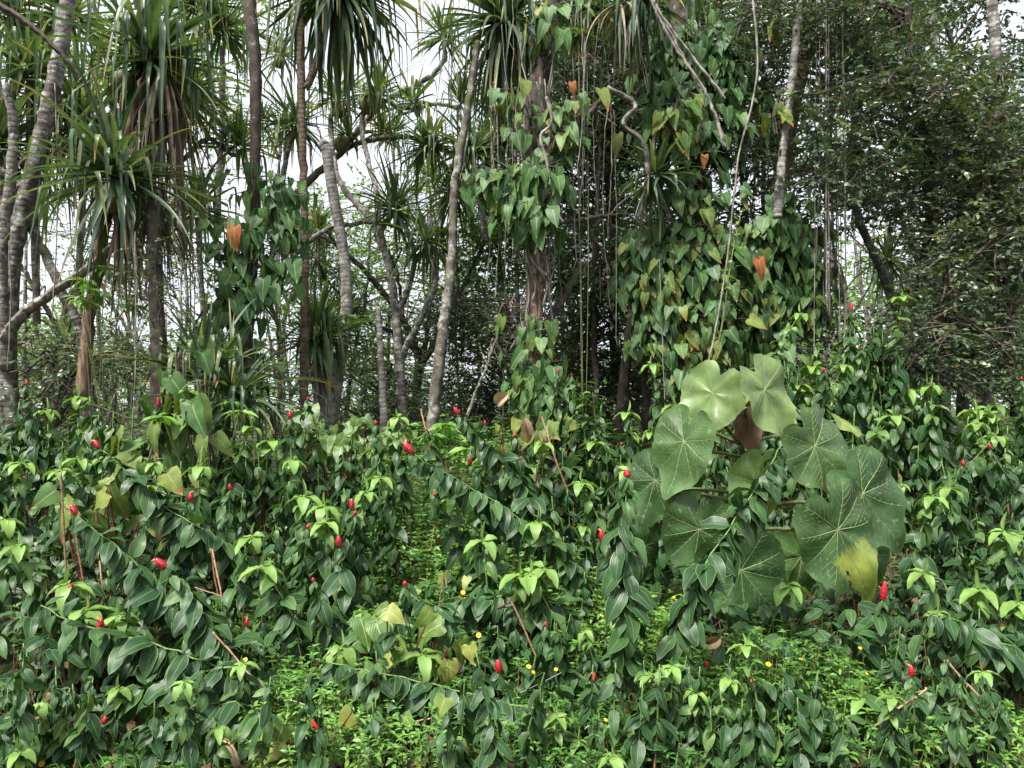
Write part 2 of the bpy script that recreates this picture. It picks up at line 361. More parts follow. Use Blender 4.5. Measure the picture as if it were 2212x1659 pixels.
# ------------------------------------------------------------------ leaf templates (unit length along +Y, face up +Z)
def grid_leaf(width, rows=6, cols=4, curl=0.5, fold=0.25, wave=0.0, prof=None, waves=3.0):
    prof = prof or (lambda t: (math.sin(math.pi * min(1, t ** 0.8)) ** 0.75) * (1 - 0.25 * t))
    v = []; uv = []; y = z = 0.0
    for i in range(rows + 1):
        t = i / rows
        w = max(prof(t), 0.0) * width / 2
        a = -curl * t
        for j in range(cols + 1):
            s = -1 + 2 * j / cols
            zz = z + abs(s) * w * fold + wave * math.sin(waves * math.pi * 2 * t + (0 if s > 0 else 1.3)) * s * s * width * 0.5
            v.append((s * w, y, zz)); uv.append((0.5 + s / 2, t))
        y += math.cos(a) / rows; z += math.sin(a) / rows
    f = []
    for i in range(rows):
        for j in range(cols):
            b = i * (cols + 1) + j
            f.append((b, b + 1, b + cols + 2, b + cols + 1))
    return Tpl(v, f, uv)
GL = [grid_leaf(0.50, 7, 4, c, fo, wv, waves=wn) for c, fo, wv, wn in ((0.5, 0.22, 0.10, 2.0), (0.9, 0.30, 0.14, 2.4), (0.2, 0.15, 0.12, 1.7), (1.2, 0.4, 0.10, 2.2), (0.7, -0.1, 0.12, 2.0))]
GLY = [grid_leaf(0.50, 7, 4, c, fo, 0.1) for c, fo in ((1.3, 0.3), (1.7, 0.25), (0.9, 0.4))]
ROLL = grid_leaf(0.22, 5, 4, 0.15, 1.8, 0.0)
SM = [grid_leaf(0.50, 3, 2, 0.4, 0.2), grid_leaf(0.42, 3, 2, 0.2, 0.35), grid_leaf(0.56, 3, 2, 0.7, 0.1)]
HB = [grid_leaf(0.42, 3, 2, 0.6, 0.3), grid_leaf(0.36, 3, 2, 0.9, 0.4)]
def stick_tpl():
    v = []; uv = []; f = []
    for i, y in enumerate((0, 1)):
        for j in range(4):
            a = 2 * math.pi * j / 4; r = 1.0 - 0.35 * y
            v.append((math.cos(a) * r, y, math.sin(a) * r)); uv.append((j / 4, y))
    for j in range(4): f.append((j, (j + 1) % 4, 4 + (j + 1) % 4, 4 + j))
    return Tpl(v, f, uv)
STICK = stick_tpl()
def heart_tpl(curl=0.4, fold=0.2, wide=1.0, lobe=1.0, ripple=0.02):
    out = [(0.0, 0.0), (0.07, -0.10 * lobe), (0.17, -0.19 * lobe), (0.27, -0.17 * lobe), (0.335, -0.05 * lobe), (0.35, 0.10), (0.335, 0.26), (0.28, 0.45), (0.20, 0.65), (0.10, 0.84), (0.0, 1.0)]
    v = []; uv = []; f = []
    n = len(out)
    for i, (ox, oy) in enumerate(out):
        my = min(max(oy * 1.0 + 0.02 * i - 0.0, 0.0), 1.0) if i else 0.0
        if i < 5: my = 0.03 * i
        for s, side in ((0, 0), (0.5, 1), (1, 1), (0.5, -1), (1, -1)):
            x = ox * s * wide * side; y = my + (oy - my) * s
            zz = fold * abs(x) - curl * 0.5 * max(y, 0) ** 2 - 0.25 * curl * (x / 0.35) ** 2 * 0.35 + (ripple * math.sin(i * 2.1 + side) if s == 1 else 0)
            v.append((x, y, zz)); uv.append((0.5 + 0.5 * s * side, y))
    for i in range(n - 1):
        a = i * 5; b = a + 5
        f += [(a, a + 1, b + 1, b), (a + 1, a + 2, b + 2, b + 1), (a, b, b + 3, a + 3), (a + 3, b + 3, b + 4, a + 4)]
    return Tpl(v, f, uv)
HT = [heart_tpl(0.45, 0.25, 0.88, 0.55, 0.02), heart_tpl(0.9, 0.3, 0.82, 0.6, 0.03), heart_tpl(0.3, 0.12, 1.0, 0.5, 0.035), heart_tpl(0.6, 0.45, 0.85, 0.65, 0.04)]
HA = [heart_tpl(0.7, 0.12, 1.15, 0.42, 0.05), heart_tpl(1.0, 0.25, 1.0, 0.5, 0.06), heart_tpl(0.4, 0.35, 1.05, 0.45, 0.07)]

def put_leaves(g, tpls, dirs, ups, O, size, tone=0.0, rnd=None):
    n = len(O)
    if n == 0: return
    size = np.broadcast_to(size, (n,)); tone = np.broadcast_to(tone, (n,))
    rnd = rng.random(n) if rnd is None else rnd
    Fm = frames(np.asarray(dirs, float), np.asarray(ups, float).copy()); pick = rng.integers(0, len(tpls), n)
    sc = np.stack([size * rng.uniform(0.85, 1.15, n), size, size], 1)
    for k, t in enumerate(tpls):
        q = pick == k
        g.inst(t, Fm[q], np.asarray(O)[q], sc[q], rnd[q], tone[q])
def sticks(g, A, B, r):
    d = B - A; ln = np.linalg.norm(d, axis=1); n = len(A)
    r = np.broadcast_to(r, (n,))
    g.inst(STICK, frames(d, rndv(n) + 1e-3), A, np.stack([r, ln, r], 1))

# ------------------------------------------------------------------ ground
def build_ground():
    g = G()
    xs = np.unique(np.concatenate([np.linspace(-400, -14, 14), np.linspace(-14, 14, 90), np.linspace(14, 400, 14)]))
    ys = np.unique(np.concatenate([np.linspace(-60, 1, 8), np.linspace(1, 16, 60), np.linspace(16, 600, 24)]))
    X, Y = np.meshgrid(xs, ys, indexing='ij')
    Z = gz(X, Y) + rng.normal(0, 0.012, X.shape) * ((Y > 1) & (Y < 16))
    V = np.stack([X, Y, Z], -1).reshape(-1, 3)
    i, j = np.meshgrid(np.arange(len(xs) - 1), np.arange(len(ys) - 1), indexing='ij')
    b = i * len(ys) + j
    q = np.stack([b, b + len(ys), b + len(ys) + 1, b + 1], -1).reshape(-1)
    g.raw(V, q, np.full(b.size, 4), V[:, :2] * 0.1)
    tag(g.build('ground', M['soil']), kind='structure')
build_ground()

# ------------------------------------------------------------------ straps (screw pine leaves)
def straps(g, c, n, L, W, el=(-35, 88), grav=0.9, kink=0.45, axis=(0, 0, 1), tone=0.0, k=13, rnd_range=(0, 1), az=None, spread=0.06):
    c = np.asarray(c, float)
    axis = unit(axis); s1 = unit(np.cross(axis, [0.31, 0.9, 0.2])); s2 = np.cross(axis, s1)
    phi = (np.arange(n) * 2.39996 + rng.normal(0, 0.25, n)) if az is None else rng.uniform(az[0], az[1], n)
    e = np.radians(rng.uniform(el[0], el[1], n))
    d = np.cos(e)[:, None] * (np.cos(phi)[:, None] * s1 + np.sin(phi)[:, None] * s2) + np.sin(e)[:, None] * axis
    d = unit(d)
    if n > 40 and W > 0.045: n_ = int(n * 1.25); phi = np.resize(phi, n_) + rng.normal(0, 0.3, n_); W = W * 0.8; kink = min(0.85, kink + 0.18); n = n_; e = np.radians(rng.uniform(el[0], el[1], n)); d = unit(np.cos(e)[:, None] * (np.cos(phi)[:, None] * s1 + np.sin(phi)[:, None] * s2) + np.sin(e)[:, None] * axis)
    ln = L * rng.uniform(0.45, 1.1, n) * (0.85 + 0.15 * np.cos(e)); st = ln / k
    pos = c + d * spread + rndv(n, 0.02)
    kk = np.where(rng.random(n) < kink, rng.integers(int(k * 0.4), int(k * 0.85), n), 99)
    C = [pos.copy()]; D = [d.copy()]
    side = unit(np.cross(d, [0, 0, 1]) + 1e-6); dev = rng.normal(0, 0.1, n)
    horiz = d * [1, 1, 0]
    for i in range(1, k + 1):
        d = d + np.array([0, 0, -1]) * (grav * (0.03 + 0.16 * (i / k) ** 1.5))[..., None] if False else d + np.array([0, 0, -1.0]) * grav * (0.02 + 0.20 * (i / k) ** 2)
        d = unit(d + side * (dev / k)[:, None])
        m = (i == kk)
        if m.any(): d[m] = unit(horiz[m] * 0.12 + np.array([0, 0, -1.0]) + rndv(int(m.sum()), 0.10))
        pos = pos + d * st[:, None]
        C.append(pos.copy()); D.append(d.copy())
    C = np.stack(C, 1); D = np.stack(D, 1)                        # n, k+1, 3
    S = np.cross(D, [0, 0, 1.0]); ns = np.linalg.norm(S, axis=-1, keepdims=True)
    S = np.where(ns < 0.25, side[:, None, :], S / np.maximum(ns, 1e-6)); S = unit(S)
    tw = rng.normal(0, 0.5, n)
    Nn = np.cross(S, D)
    t = np.linspace(0, 1, k + 1)[None, :]
    ang = (tw[:, None] * t ** 1.5)[..., None]
    S2 = S * np.cos(ang) + Nn * np.sin(ang); N2 = np.cross(S2, D)
    w = (W * rng.uniform(0.8, 1.15, n))[:, None] * np.clip(0.75 + t * 1.5, 0, 1.0) * np.clip((1.02 - t) * 1.7, 0.02, 1) ** 0.9 * 0.5
    E1 = C - S2 * w[..., None] + N2 * (w * 0.45)[..., None]; E2 = C + S2 * w[..., None] + N2 * (w * 0.45)[..., None]
    V = np.stack([E1, C, E2], 2)                                 # n,k+1,3,3
    uv = np.zeros((n, k + 1, 3, 2)); uv[..., 0] = [0, 0.5, 1]; uv[..., 1] = t[..., None]
    i, j = np.meshgrid(np.arange(k), np.arange(2), indexing='ij'); b = (i * 3 + j).ravel()
    q = np.stack([b, b + 1, b + 4, b + 3], -1).reshape(-1)
    q = (q[None] + (np.arange(n) * (k + 1) * 3)[:, None]).ravel()
    rr = rng.uniform(rnd_range[0], rnd_range[1], n)
    g.raw(V, q, np.full(n * k * 2, 4), uv, np.repeat(rr, (k + 1) * 3), tone)

def knobby(center, r, h, mat, name, parent, rings=14, seg=26, knob=9):
    g = G(); v = []; uv = []
    for i in range(rings + 1):
        t = i / rings; a = math.pi * t
        for j in range(seg + 1):
            p = 2 * math.pi * (j % seg) / seg
            b = 1 + 0.10 * math.cos(knob * p + (math.pi if int(t * 9) % 2 else 0)) * abs(math.sin(9 * math.pi * t)) ** 0.5 * math.sin(a)
            v.append((r * math.sin(a) * b * math.cos(p), r * math.sin(a) * b * math.sin(p), h * math.cos(a))); uv.append((j / seg, t))
    f = []
    for i in range(rings):
        for j in range(seg):
            q = i * (seg + 1) + j; f += [q, q + seg + 1, q + seg + 2, q + 1]
    g.raw(np.array(v) + np.asarray(center), f, np.full(rings * seg, 4), uv)
    return g.build(name, mat, parent)

def rpx(w, d): return w / 2 / FPX * d                       # radius from a width in picture units

# ------------------------------------------------------------------ screw pines (pandanus)
def screw_pine(label, trunks, rosettes, fruits=(), dead=(), mat='strap', bark='bark_lichen', group=None, base=None, name='screw_pine', sides=9):
    """trunks: list of ([(x,y,d)..], w0, w1); rosettes: (x,y,d,L,W,n,el,grav,kink)"""
    if base is None:
        base = P(*trunks[0][0][0]) if trunks else P(*rosettes[0][:3])
    root = thing(name, base, label, 'tree', group)
    for k, (pts, w0, w1) in enumerate(trunks):
        p = path_px(pts); n = max(10, len(p) * 7); q = smooth_path(p, n)
        q[1:-1] += rndv(n - 2, 0.006)
        dm = np.mean([a[2] for a in pts])
        g = G(); g.tube(q, np.linspace(rpx(w0, dm), rpx(w1, dm), n), sides, 0.05)
        g.build('trunk' if k == 0 else 'branch', M[bark], root)
    for r in rosettes:
        x, y, d, L, W, n, el, grav, kink = r[:9]
        ax = r[9] if len(r) > 9 else (rng.normal(0, 0.15), rng.normal(0, 0.15), 1)
        g = G(); c = P(x, y, d)
        straps(g, c, n, L, W, el, grav, kink, ax)
        g.build('leaf_crown', M[mat], root)
    for (x, y, d, r) in fruits: knobby(P(x, y, d), r, r * 1.15, M['fruit'], 'fruit', root)
    for (x, y, d, L, n, az) in dead:
        g = G(); straps(g, P(x, y, d), n, L, 0.030, (-89, -52 if L > 1.45 else -25), 1.3, 0.35, (0, 0, 1), az=az)
        g.build('dead_leaves', M['dead'], root)
    return root

UP = (-30, 86)
screw_pine('large screw pine at upper left with brown dead skirt and knobby fruits',
    [([(176, 860, 8.2), (193, 695, 8.2), (212, 560, 8.1), (235, 440, 8.0), (262, 330, 8.0), (300, 210, 8.0), (322, 150, 8.0)], 26, 20),
     ([(262, 330, 8.0), (255, 370, 7.6), (247, 395, 7.5)], 20, 16)],
    [(322, 130, 8.0, 1.7, 0.075, 120, (-50, 86), 0.8, 0.6), (246, 380, 7.5, 1.45, 0.072, 120, (-60, 86), 0.75, 0.5)],
    fruits=[(262, 172, 7.9, 0.11), (240, 428, 7.4, 0.14)],
    dead=[(352, 150, 8.05, 1.9, 90, None), (268, 425, 7.55, 1.5, 46, None), (322, 300, 8.1, 1.9, 44, None), (340, 420, 8.0, 1.6, 40, None)], bark='bark_peel')
screw_pine('drooping screw pine crown cut by the top edge above the slim brown trunk',
    [([(660, 190, 9.2), (676, 160, 9.2), (700, 62, 9.3), (722, -20, 9.4)], 15, 13)],
    [(728, -30, 9.4, 1.9, 0.085, 150, (-70, 40), 0.9, 0.5)], bark='bark_brown')
screw_pine('dense dark screw pine crown at top centre left of the vine-draped tree',
    [([(1168, 130, 9.6), (1140, 90, 9.4), (1095, 55, 9.3)], 18, 14)],
    [(1090, 50, 9.3, 1.6, 0.07, 180, (-70, 80), 0.9, 0.4)], dead=[(1085, 80, 9.3, 1.0, 20, None)], bark='bark_dark')
screw_pine('screw pine crown at the top edge with pale dead straps hanging beside a fruit',
    [([(1440, -120, 8.4), (1405, -60, 8.3), (1378, -10, 8.2)], 16, 13)],
    [(1378, -5, 8.2, 1.1, 0.06, 60, (-75, 25), 1.2, 0.6)], fruits=[(1363, 22, 8.1, 0.09)],
    dead=[(1340, 8, 8.2, 1.15, 34, None)], bark='bark_grey')
screw_pine('blue-green screw pine rosette hanging in front of the vine-covered tree column',
    [([(1445, 470, 8.6), (1428, 430, 8.5), (1414, 392, 8.4)], 14, 12)],
    [(1414, 378, 8.4, 0.72, 0.045, 90, (-85, 80), 0.7, 0.2)], dead=[(1400, 400, 8.6, 0.9, 10, None)], bark='bark_grey')
# the open grove against the sky, fifteen metres away
screw_pine('forked pale screw pine with three thin stems and many crowns against the sky',
    [([(877, 1030, 10.6), (870, 900, 10.6), (863, 790, 10.6), (856, 681, 10.7), (845, 608, 10.8), (833, 549, 11.0), (804, 480, 11.2), (763, 432, 11.4), (727, 375, 11.5), (714, 264, 11.6), (722, 225, 11.6)], 22, 11),
     ([(833, 549, 11.0), (818, 486, 11.0), (812, 410, 11.2), (783, 293, 11.4), (788, 240, 11.5), (812, 212, 11.5)], 14, 9),
     ([(864, 785, 10.6), (880, 745, 10.5), (906, 695, 10.4), (938, 622, 10.3), (941, 578, 10.3), (918, 531, 10.2)], 17, 10),
     ([(858, 690, 10.7), (886, 608, 10.6), (896, 549, 10.5), (877, 499, 10.4), (859, 461, 10.4)], 13, 9)],
    [(730, 217, 11.6, 0.95, 0.06, 60, UP, 0.5, 0.3), (815, 205, 11.5, 1.0, 0.06, 62, UP, 0.5, 0.3),
     (853, 454, 10.4, 0.9, 0.06, 66, (-50, 85), 0.5, 0.3), (918, 525, 10.2, 0.85, 0.06, 56, (-60, 85), 0.5, 0.3)],
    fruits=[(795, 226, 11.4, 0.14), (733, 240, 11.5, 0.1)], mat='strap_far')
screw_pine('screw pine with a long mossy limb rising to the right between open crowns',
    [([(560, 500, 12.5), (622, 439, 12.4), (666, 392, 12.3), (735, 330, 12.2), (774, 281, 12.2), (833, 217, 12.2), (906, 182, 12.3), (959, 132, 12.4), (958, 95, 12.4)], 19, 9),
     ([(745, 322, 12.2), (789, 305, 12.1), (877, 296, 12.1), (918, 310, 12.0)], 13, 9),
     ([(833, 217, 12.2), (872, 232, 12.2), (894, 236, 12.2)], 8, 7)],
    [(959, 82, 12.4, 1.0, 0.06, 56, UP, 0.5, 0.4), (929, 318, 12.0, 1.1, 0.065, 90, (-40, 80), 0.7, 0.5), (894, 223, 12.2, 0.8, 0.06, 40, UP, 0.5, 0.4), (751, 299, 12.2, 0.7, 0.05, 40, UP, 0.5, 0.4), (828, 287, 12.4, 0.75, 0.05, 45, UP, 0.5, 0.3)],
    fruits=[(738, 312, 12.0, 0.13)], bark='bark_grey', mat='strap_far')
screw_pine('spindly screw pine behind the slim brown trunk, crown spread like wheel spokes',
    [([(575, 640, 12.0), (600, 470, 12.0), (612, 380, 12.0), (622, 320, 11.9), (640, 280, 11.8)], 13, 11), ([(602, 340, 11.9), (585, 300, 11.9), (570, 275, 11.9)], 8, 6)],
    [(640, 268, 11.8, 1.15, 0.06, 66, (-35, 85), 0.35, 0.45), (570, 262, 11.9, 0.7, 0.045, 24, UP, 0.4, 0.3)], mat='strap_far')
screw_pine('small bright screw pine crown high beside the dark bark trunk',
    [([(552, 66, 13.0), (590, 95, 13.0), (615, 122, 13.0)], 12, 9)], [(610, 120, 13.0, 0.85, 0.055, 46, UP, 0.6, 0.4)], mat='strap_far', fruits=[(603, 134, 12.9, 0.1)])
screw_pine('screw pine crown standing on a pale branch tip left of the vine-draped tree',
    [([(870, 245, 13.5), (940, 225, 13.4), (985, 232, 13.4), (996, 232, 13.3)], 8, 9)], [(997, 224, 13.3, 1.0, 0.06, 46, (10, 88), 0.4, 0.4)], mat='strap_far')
screw_pine('dark bushy screw pine crown low behind the leaning grey trunk',
    [([(1050, 520, 11.8), (1035, 430, 11.7), (1022, 345, 11.6)], 12, 10)], [(1020, 330, 11.6, 1.15, 0.06, 110, (-50, 86), 0.7, 0.4), (1085, 300, 12.4, 1.1, 0.06, 80, (-40, 86), 0.6, 0.4)])
screw_pine('small dark screw pine crown right of the leaning grey trunk',
    [([(985, 700, 11.5), (975, 610, 11.4), (952, 545, 11.2)], 9, 8)], [(948, 534, 11.2, 0.9, 0.055, 60, (-50, 85), 0.5, 0.3)])
screw_pine('dark screw pine rosette in the shade left of the vine-covered column',
    [([(1345, 700, 11.0), (1338, 640, 11.0), (1330, 585, 10.9)], 10, 9)], [(1329, 570, 10.9, 1.0, 0.055, 90, (-80, 85), 0.6, 0.2)])
screw_pine('fan of dark narrow leaves behind the bare brown trunk',
    [([(1215, 720, 11.2), (1214, 660, 11.2), (1212, 612, 11.2)], 9, 8)], [(1212, 600, 11.2, 0.9, 0.045, 110, (-60, 80), 0.4, 0.1)])
screw_pine('low screw pine with upright sword leaves left of the vine-hung dark trunk',
    [([(455, 880, 7.8), (452, 850, 7.8), (450, 830, 7.8)], 26, 24)],
    [(440, 830, 7.3, 1.1, 0.07, 110, (20, 88), 0.6, 0.5), (505, 860, 7.1, 1.05, 0.055, 90, (-5, 60), 0.9, 0.4, (0.6, -0.2, 0.9))], mat='strap')
screw_pine('short screw pine with skirt of drooping leaves beside the pale ringed trunk',
    [([(690, 900, 9.8), (688, 830, 9.8), (684, 760, 9.8)], 26, 22)],
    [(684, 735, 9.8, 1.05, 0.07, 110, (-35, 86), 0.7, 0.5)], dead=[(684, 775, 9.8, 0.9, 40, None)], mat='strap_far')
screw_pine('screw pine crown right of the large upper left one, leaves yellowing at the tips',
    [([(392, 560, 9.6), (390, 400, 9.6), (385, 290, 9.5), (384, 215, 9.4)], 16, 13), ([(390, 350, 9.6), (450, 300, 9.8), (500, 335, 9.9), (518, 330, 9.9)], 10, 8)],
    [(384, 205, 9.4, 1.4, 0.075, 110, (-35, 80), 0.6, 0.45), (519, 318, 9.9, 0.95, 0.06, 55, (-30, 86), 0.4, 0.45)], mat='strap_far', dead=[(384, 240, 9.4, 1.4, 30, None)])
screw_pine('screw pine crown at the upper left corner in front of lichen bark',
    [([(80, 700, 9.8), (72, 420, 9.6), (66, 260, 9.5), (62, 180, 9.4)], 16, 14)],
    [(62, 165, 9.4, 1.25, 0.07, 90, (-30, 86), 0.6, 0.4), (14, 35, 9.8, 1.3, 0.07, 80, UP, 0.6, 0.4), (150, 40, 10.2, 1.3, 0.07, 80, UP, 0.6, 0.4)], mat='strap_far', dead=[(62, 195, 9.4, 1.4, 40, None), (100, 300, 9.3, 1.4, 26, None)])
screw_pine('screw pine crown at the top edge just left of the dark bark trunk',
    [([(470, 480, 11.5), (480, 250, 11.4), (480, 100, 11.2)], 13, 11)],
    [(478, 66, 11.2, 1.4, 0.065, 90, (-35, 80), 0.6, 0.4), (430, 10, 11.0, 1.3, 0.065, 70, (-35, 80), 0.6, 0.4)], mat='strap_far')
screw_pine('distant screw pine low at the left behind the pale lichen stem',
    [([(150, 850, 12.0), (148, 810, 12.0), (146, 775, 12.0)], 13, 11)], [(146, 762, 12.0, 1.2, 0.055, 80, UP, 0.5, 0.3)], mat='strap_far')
screw_pine('distant screw pine at lower left between the two pale stems',
    [([(282, 880, 12.4), (281, 840, 12.4), (280, 815, 12.4)], 13, 11)], [(280, 800, 12.4, 1.2, 0.055, 80, UP, 0.5, 0.3)], mat='strap_far')
screw_pine('screw pine leaves hanging among small leaves at upper right',
    [([(1960, 300, 10.4), (1950, 180, 10.3), (1942, 90, 10.2)], 13, 11)], [(1940, 70, 10.2, 1.2, 0.07, 80, (-60, 70), 0.9, 0.5)], dead=[(1940, 90, 10.1, 1.1, 20, None)])
screw_pine('dark screw pine fan behind the grey slanting trunk on the right',
    [([(1655, 620, 11.6), (1650, 420, 11.6), (1648, 300, 11.6)], 12, 10)], [(1648, 280, 11.6, 1.4, 0.06, 110, (-70, 80), 0.6, 0.3)])
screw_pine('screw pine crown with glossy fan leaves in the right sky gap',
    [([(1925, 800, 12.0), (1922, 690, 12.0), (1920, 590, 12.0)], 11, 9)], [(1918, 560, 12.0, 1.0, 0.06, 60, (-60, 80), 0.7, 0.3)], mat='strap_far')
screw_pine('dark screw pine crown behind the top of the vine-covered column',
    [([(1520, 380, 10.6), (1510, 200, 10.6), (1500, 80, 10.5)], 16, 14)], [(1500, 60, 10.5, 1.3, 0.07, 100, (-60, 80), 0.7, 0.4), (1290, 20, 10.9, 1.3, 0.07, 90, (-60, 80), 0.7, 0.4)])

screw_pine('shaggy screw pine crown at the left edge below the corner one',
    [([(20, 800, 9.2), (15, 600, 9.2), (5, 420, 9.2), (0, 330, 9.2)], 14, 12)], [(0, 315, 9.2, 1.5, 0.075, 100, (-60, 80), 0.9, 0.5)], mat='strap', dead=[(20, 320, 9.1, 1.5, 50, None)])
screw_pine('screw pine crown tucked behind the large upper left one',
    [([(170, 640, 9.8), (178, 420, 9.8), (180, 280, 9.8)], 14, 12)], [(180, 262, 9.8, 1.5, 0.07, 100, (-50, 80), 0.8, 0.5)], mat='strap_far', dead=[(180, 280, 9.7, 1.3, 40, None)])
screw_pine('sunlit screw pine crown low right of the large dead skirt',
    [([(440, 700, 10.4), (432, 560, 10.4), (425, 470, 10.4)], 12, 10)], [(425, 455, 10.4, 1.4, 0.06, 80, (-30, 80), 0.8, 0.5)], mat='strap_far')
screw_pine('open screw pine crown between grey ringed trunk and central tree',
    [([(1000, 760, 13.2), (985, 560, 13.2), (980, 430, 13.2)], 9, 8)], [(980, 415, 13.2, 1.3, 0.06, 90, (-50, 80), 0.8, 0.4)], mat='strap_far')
screw_pine('screw pine crown beyond the top of the central tree',
    [([(1120, 700, 13.0), (1110, 400, 13.0), (1100, 200, 13.0)], 10, 9)], [(1100, 180, 13.0, 1.5, 0.065, 110, (-50, 80), 0.8, 0.4), (1240, 130, 12.6, 1.5, 0.065, 100, (-60, 80), 0.8, 0.4)])

# ------------------------------------------------------------------ bare trunks, limbs
def trunk_tree(name, label, cat, trunks, bark, group=None, sides=12, rough=0.05, extra=None, flut=0):
    base = P(*trunks[0][0][0]); root = thing(name, base, label, cat, group)
    for k, (pts, w0, w1) in enumerate(trunks):
        p = path_px(pts); n = max(14, len(p) * 9); q = smooth_path(p, n); q[1:-1] += rndv(n - 2, 0.005); rough = rough * 0.55
        dm = np.mean([a[2] for a in pts]); g = G()
        rad = np.linspace(rpx(w0, dm), rpx(w1, dm), n) * (1 + 0.06 * np.sin(np.linspace(0, 9, n) + k))
        g.tube(q, rad, sides, rough, flut=flut)
        g.build('trunk' if k == 0 else 'branch', M[bark], root)
    if extra: extra(root)
    return root
trunk_tree('lichen_tree', 'thick lichen-spotted leaning trunk at the left edge', 'tree',
    [([(30, 960, 8.6), (14, 800, 8.6), (22, 600, 8.6), (46, 465, 8.6), (97, 264, 8.6), (135, 90, 8.6), (150, -30, 8.6)], 42, 28),
     ([(60, 420, 8.6), (18, 380, 8.5), (-20, 355, 8.4)], 18, 12), ([(15, 800, 8.5), (5, 560, 8.3), (30, 300, 8.2), (12, 180, 8.1)], 26, 16)], 'bark_lichen', rough=0.08)
trunk_tree('fallen_limb', 'dark limb slanting down from the upper left corner', 'branch', [([(-30, -5, 8.0), (60, 50, 8.0), (146, 132, 8.1), (185, 185, 8.2)], 14, 10)], 'bark_dark', sides=8)
trunk_tree('mossy_limb', 'lichen-crusted limb arching up from the left edge trunk', 'branch', [([(8, 735, 8.4), (40, 690, 8.3), (88, 649, 8.2), (193, 578, 8.0), (264, 514, 7.9), (295, 480, 7.9)], 24, 17)], 'bark_grey', sides=9, rough=0.12)
trunk_tree('pale_tree', 'pale lichen-white stem bending right at lower left', 'tree', [([(192, 930, 8.9), (188, 842, 8.9), (176, 720, 8.9), (140, 643, 8.8), (97, 549, 8.8), (59, 476, 8.7)], 27, 16)], 'bark_lichen')
trunk_tree('dark_tree', 'dark trunk wrapped in small vines right of the large screw pine', 'tree', [([(348, 960, 7.4), (345, 812, 7.4), (340, 700, 7.4), (333, 560, 7.4), (330, 440, 7.5)], 42, 24)], 'bark_dark', rough=0.12)
trunk_tree('dark_tree', 'tall dark rough-barked trunk hung with heart-leaved vine', 'tree',
    [([(528, 930, 8.8), (533, 740, 8.8), (545, 560, 8.8), (551, 400, 8.8), (551, 146, 8.8), (538, -30, 8.8)], 24, 24), ([(551, 130, 8.8), (535, 50, 8.8), (522, -30, 8.8)], 14, 11)], 'bark_dark', rough=0.09)
trunk_tree('slim_tree', 'slim straight brown ringed trunk that forks near the top', 'tree',
    [([(655, 940, 9.2), (657, 800, 9.2), (659, 560, 9.2), (656, 400, 9.2), (651, 200, 9.2), (649, -30, 9.2)], 19, 16)], 'bark_brown')
trunk_tree('palm_tree', 'pale grey ringed trunk, curved, with a shredded top', 'tree',
    [([(712, 940, 10.4), (722, 850, 10.4), (735, 770, 10.4), (747, 680, 10.4), (747, 600, 10.4), (738, 520, 10.4), (722, 432, 10.4), (706, 330, 10.4), (700, 310, 10.4)], 31, 20)], 'bark_ring', sides=14)
trunk_tree('palm_stump', 'broken-topped pale ringed stem between the grey palm and the forked stem', 'tree',
    [([(832, 960, 10.2), (828, 880, 10.2), (824, 790, 10.2), (820, 720, 10.2), (816, 664, 10.2)], 19, 11)], 'bark_ring', sides=12)
trunk_tree('leaning_tree', 'tall grey mottled trunk leaning right in the centre', 'tree',
    [([(930, 990, 8.9), (938, 871, 8.9), (956, 725, 8.9), (967, 637, 8.9), (979, 520, 8.9), (981, 410, 8.9), (1003, 278, 8.9), (1020, 176, 8.9), (1032, 90, 8.9)], 27, 13)], 'bark_grey', sides=14)
trunk_tree('mossy_limb', 'lichen-coated limb crossing behind the slim brown trunk', 'branch',
    [([(590, 610, 10.8), (640, 548, 10.7), (704, 496, 10.7), (763, 485, 10.7), (796, 478, 10.7), (850, 487, 10.7)], 12, 9)], 'bark_lichen', sides=8, rough=0.15)
def peel_patch(root):
    g = G(); q = smooth_path(path_px([(1150, 700, 8.2), (1153, 680, 8.2), (1157, 600, 8.2), (1159, 535, 8.2)]), 22)
    g.tube(q, rpx(39, 8.2), 16, 0.04); g.build('bare_bark', M['bark_peel'], root)
    g = G()
    for k in range(26):
        a = rng.uniform(0, 6.28); r = rpx(46, 8.2) * rng.uniform(0.95, 1.7); y0 = rng.uniform(60, 500); y1 = y0 + rng.uniform(120, 420)
        g.tube(smooth_path([P(1165 + rng.normal(0, 8), y, 8.2) + np.array([math.cos(a + j * .35) * r, math.sin(a + j * .35) * r, 0]) + rndv(1, 0.03)[0] for j, y in enumerate(np.linspace(y0, y1, 7))], 24), rng.uniform(0.004, 0.014), 5)
    g.build('clinging_roots', M['root'], root)
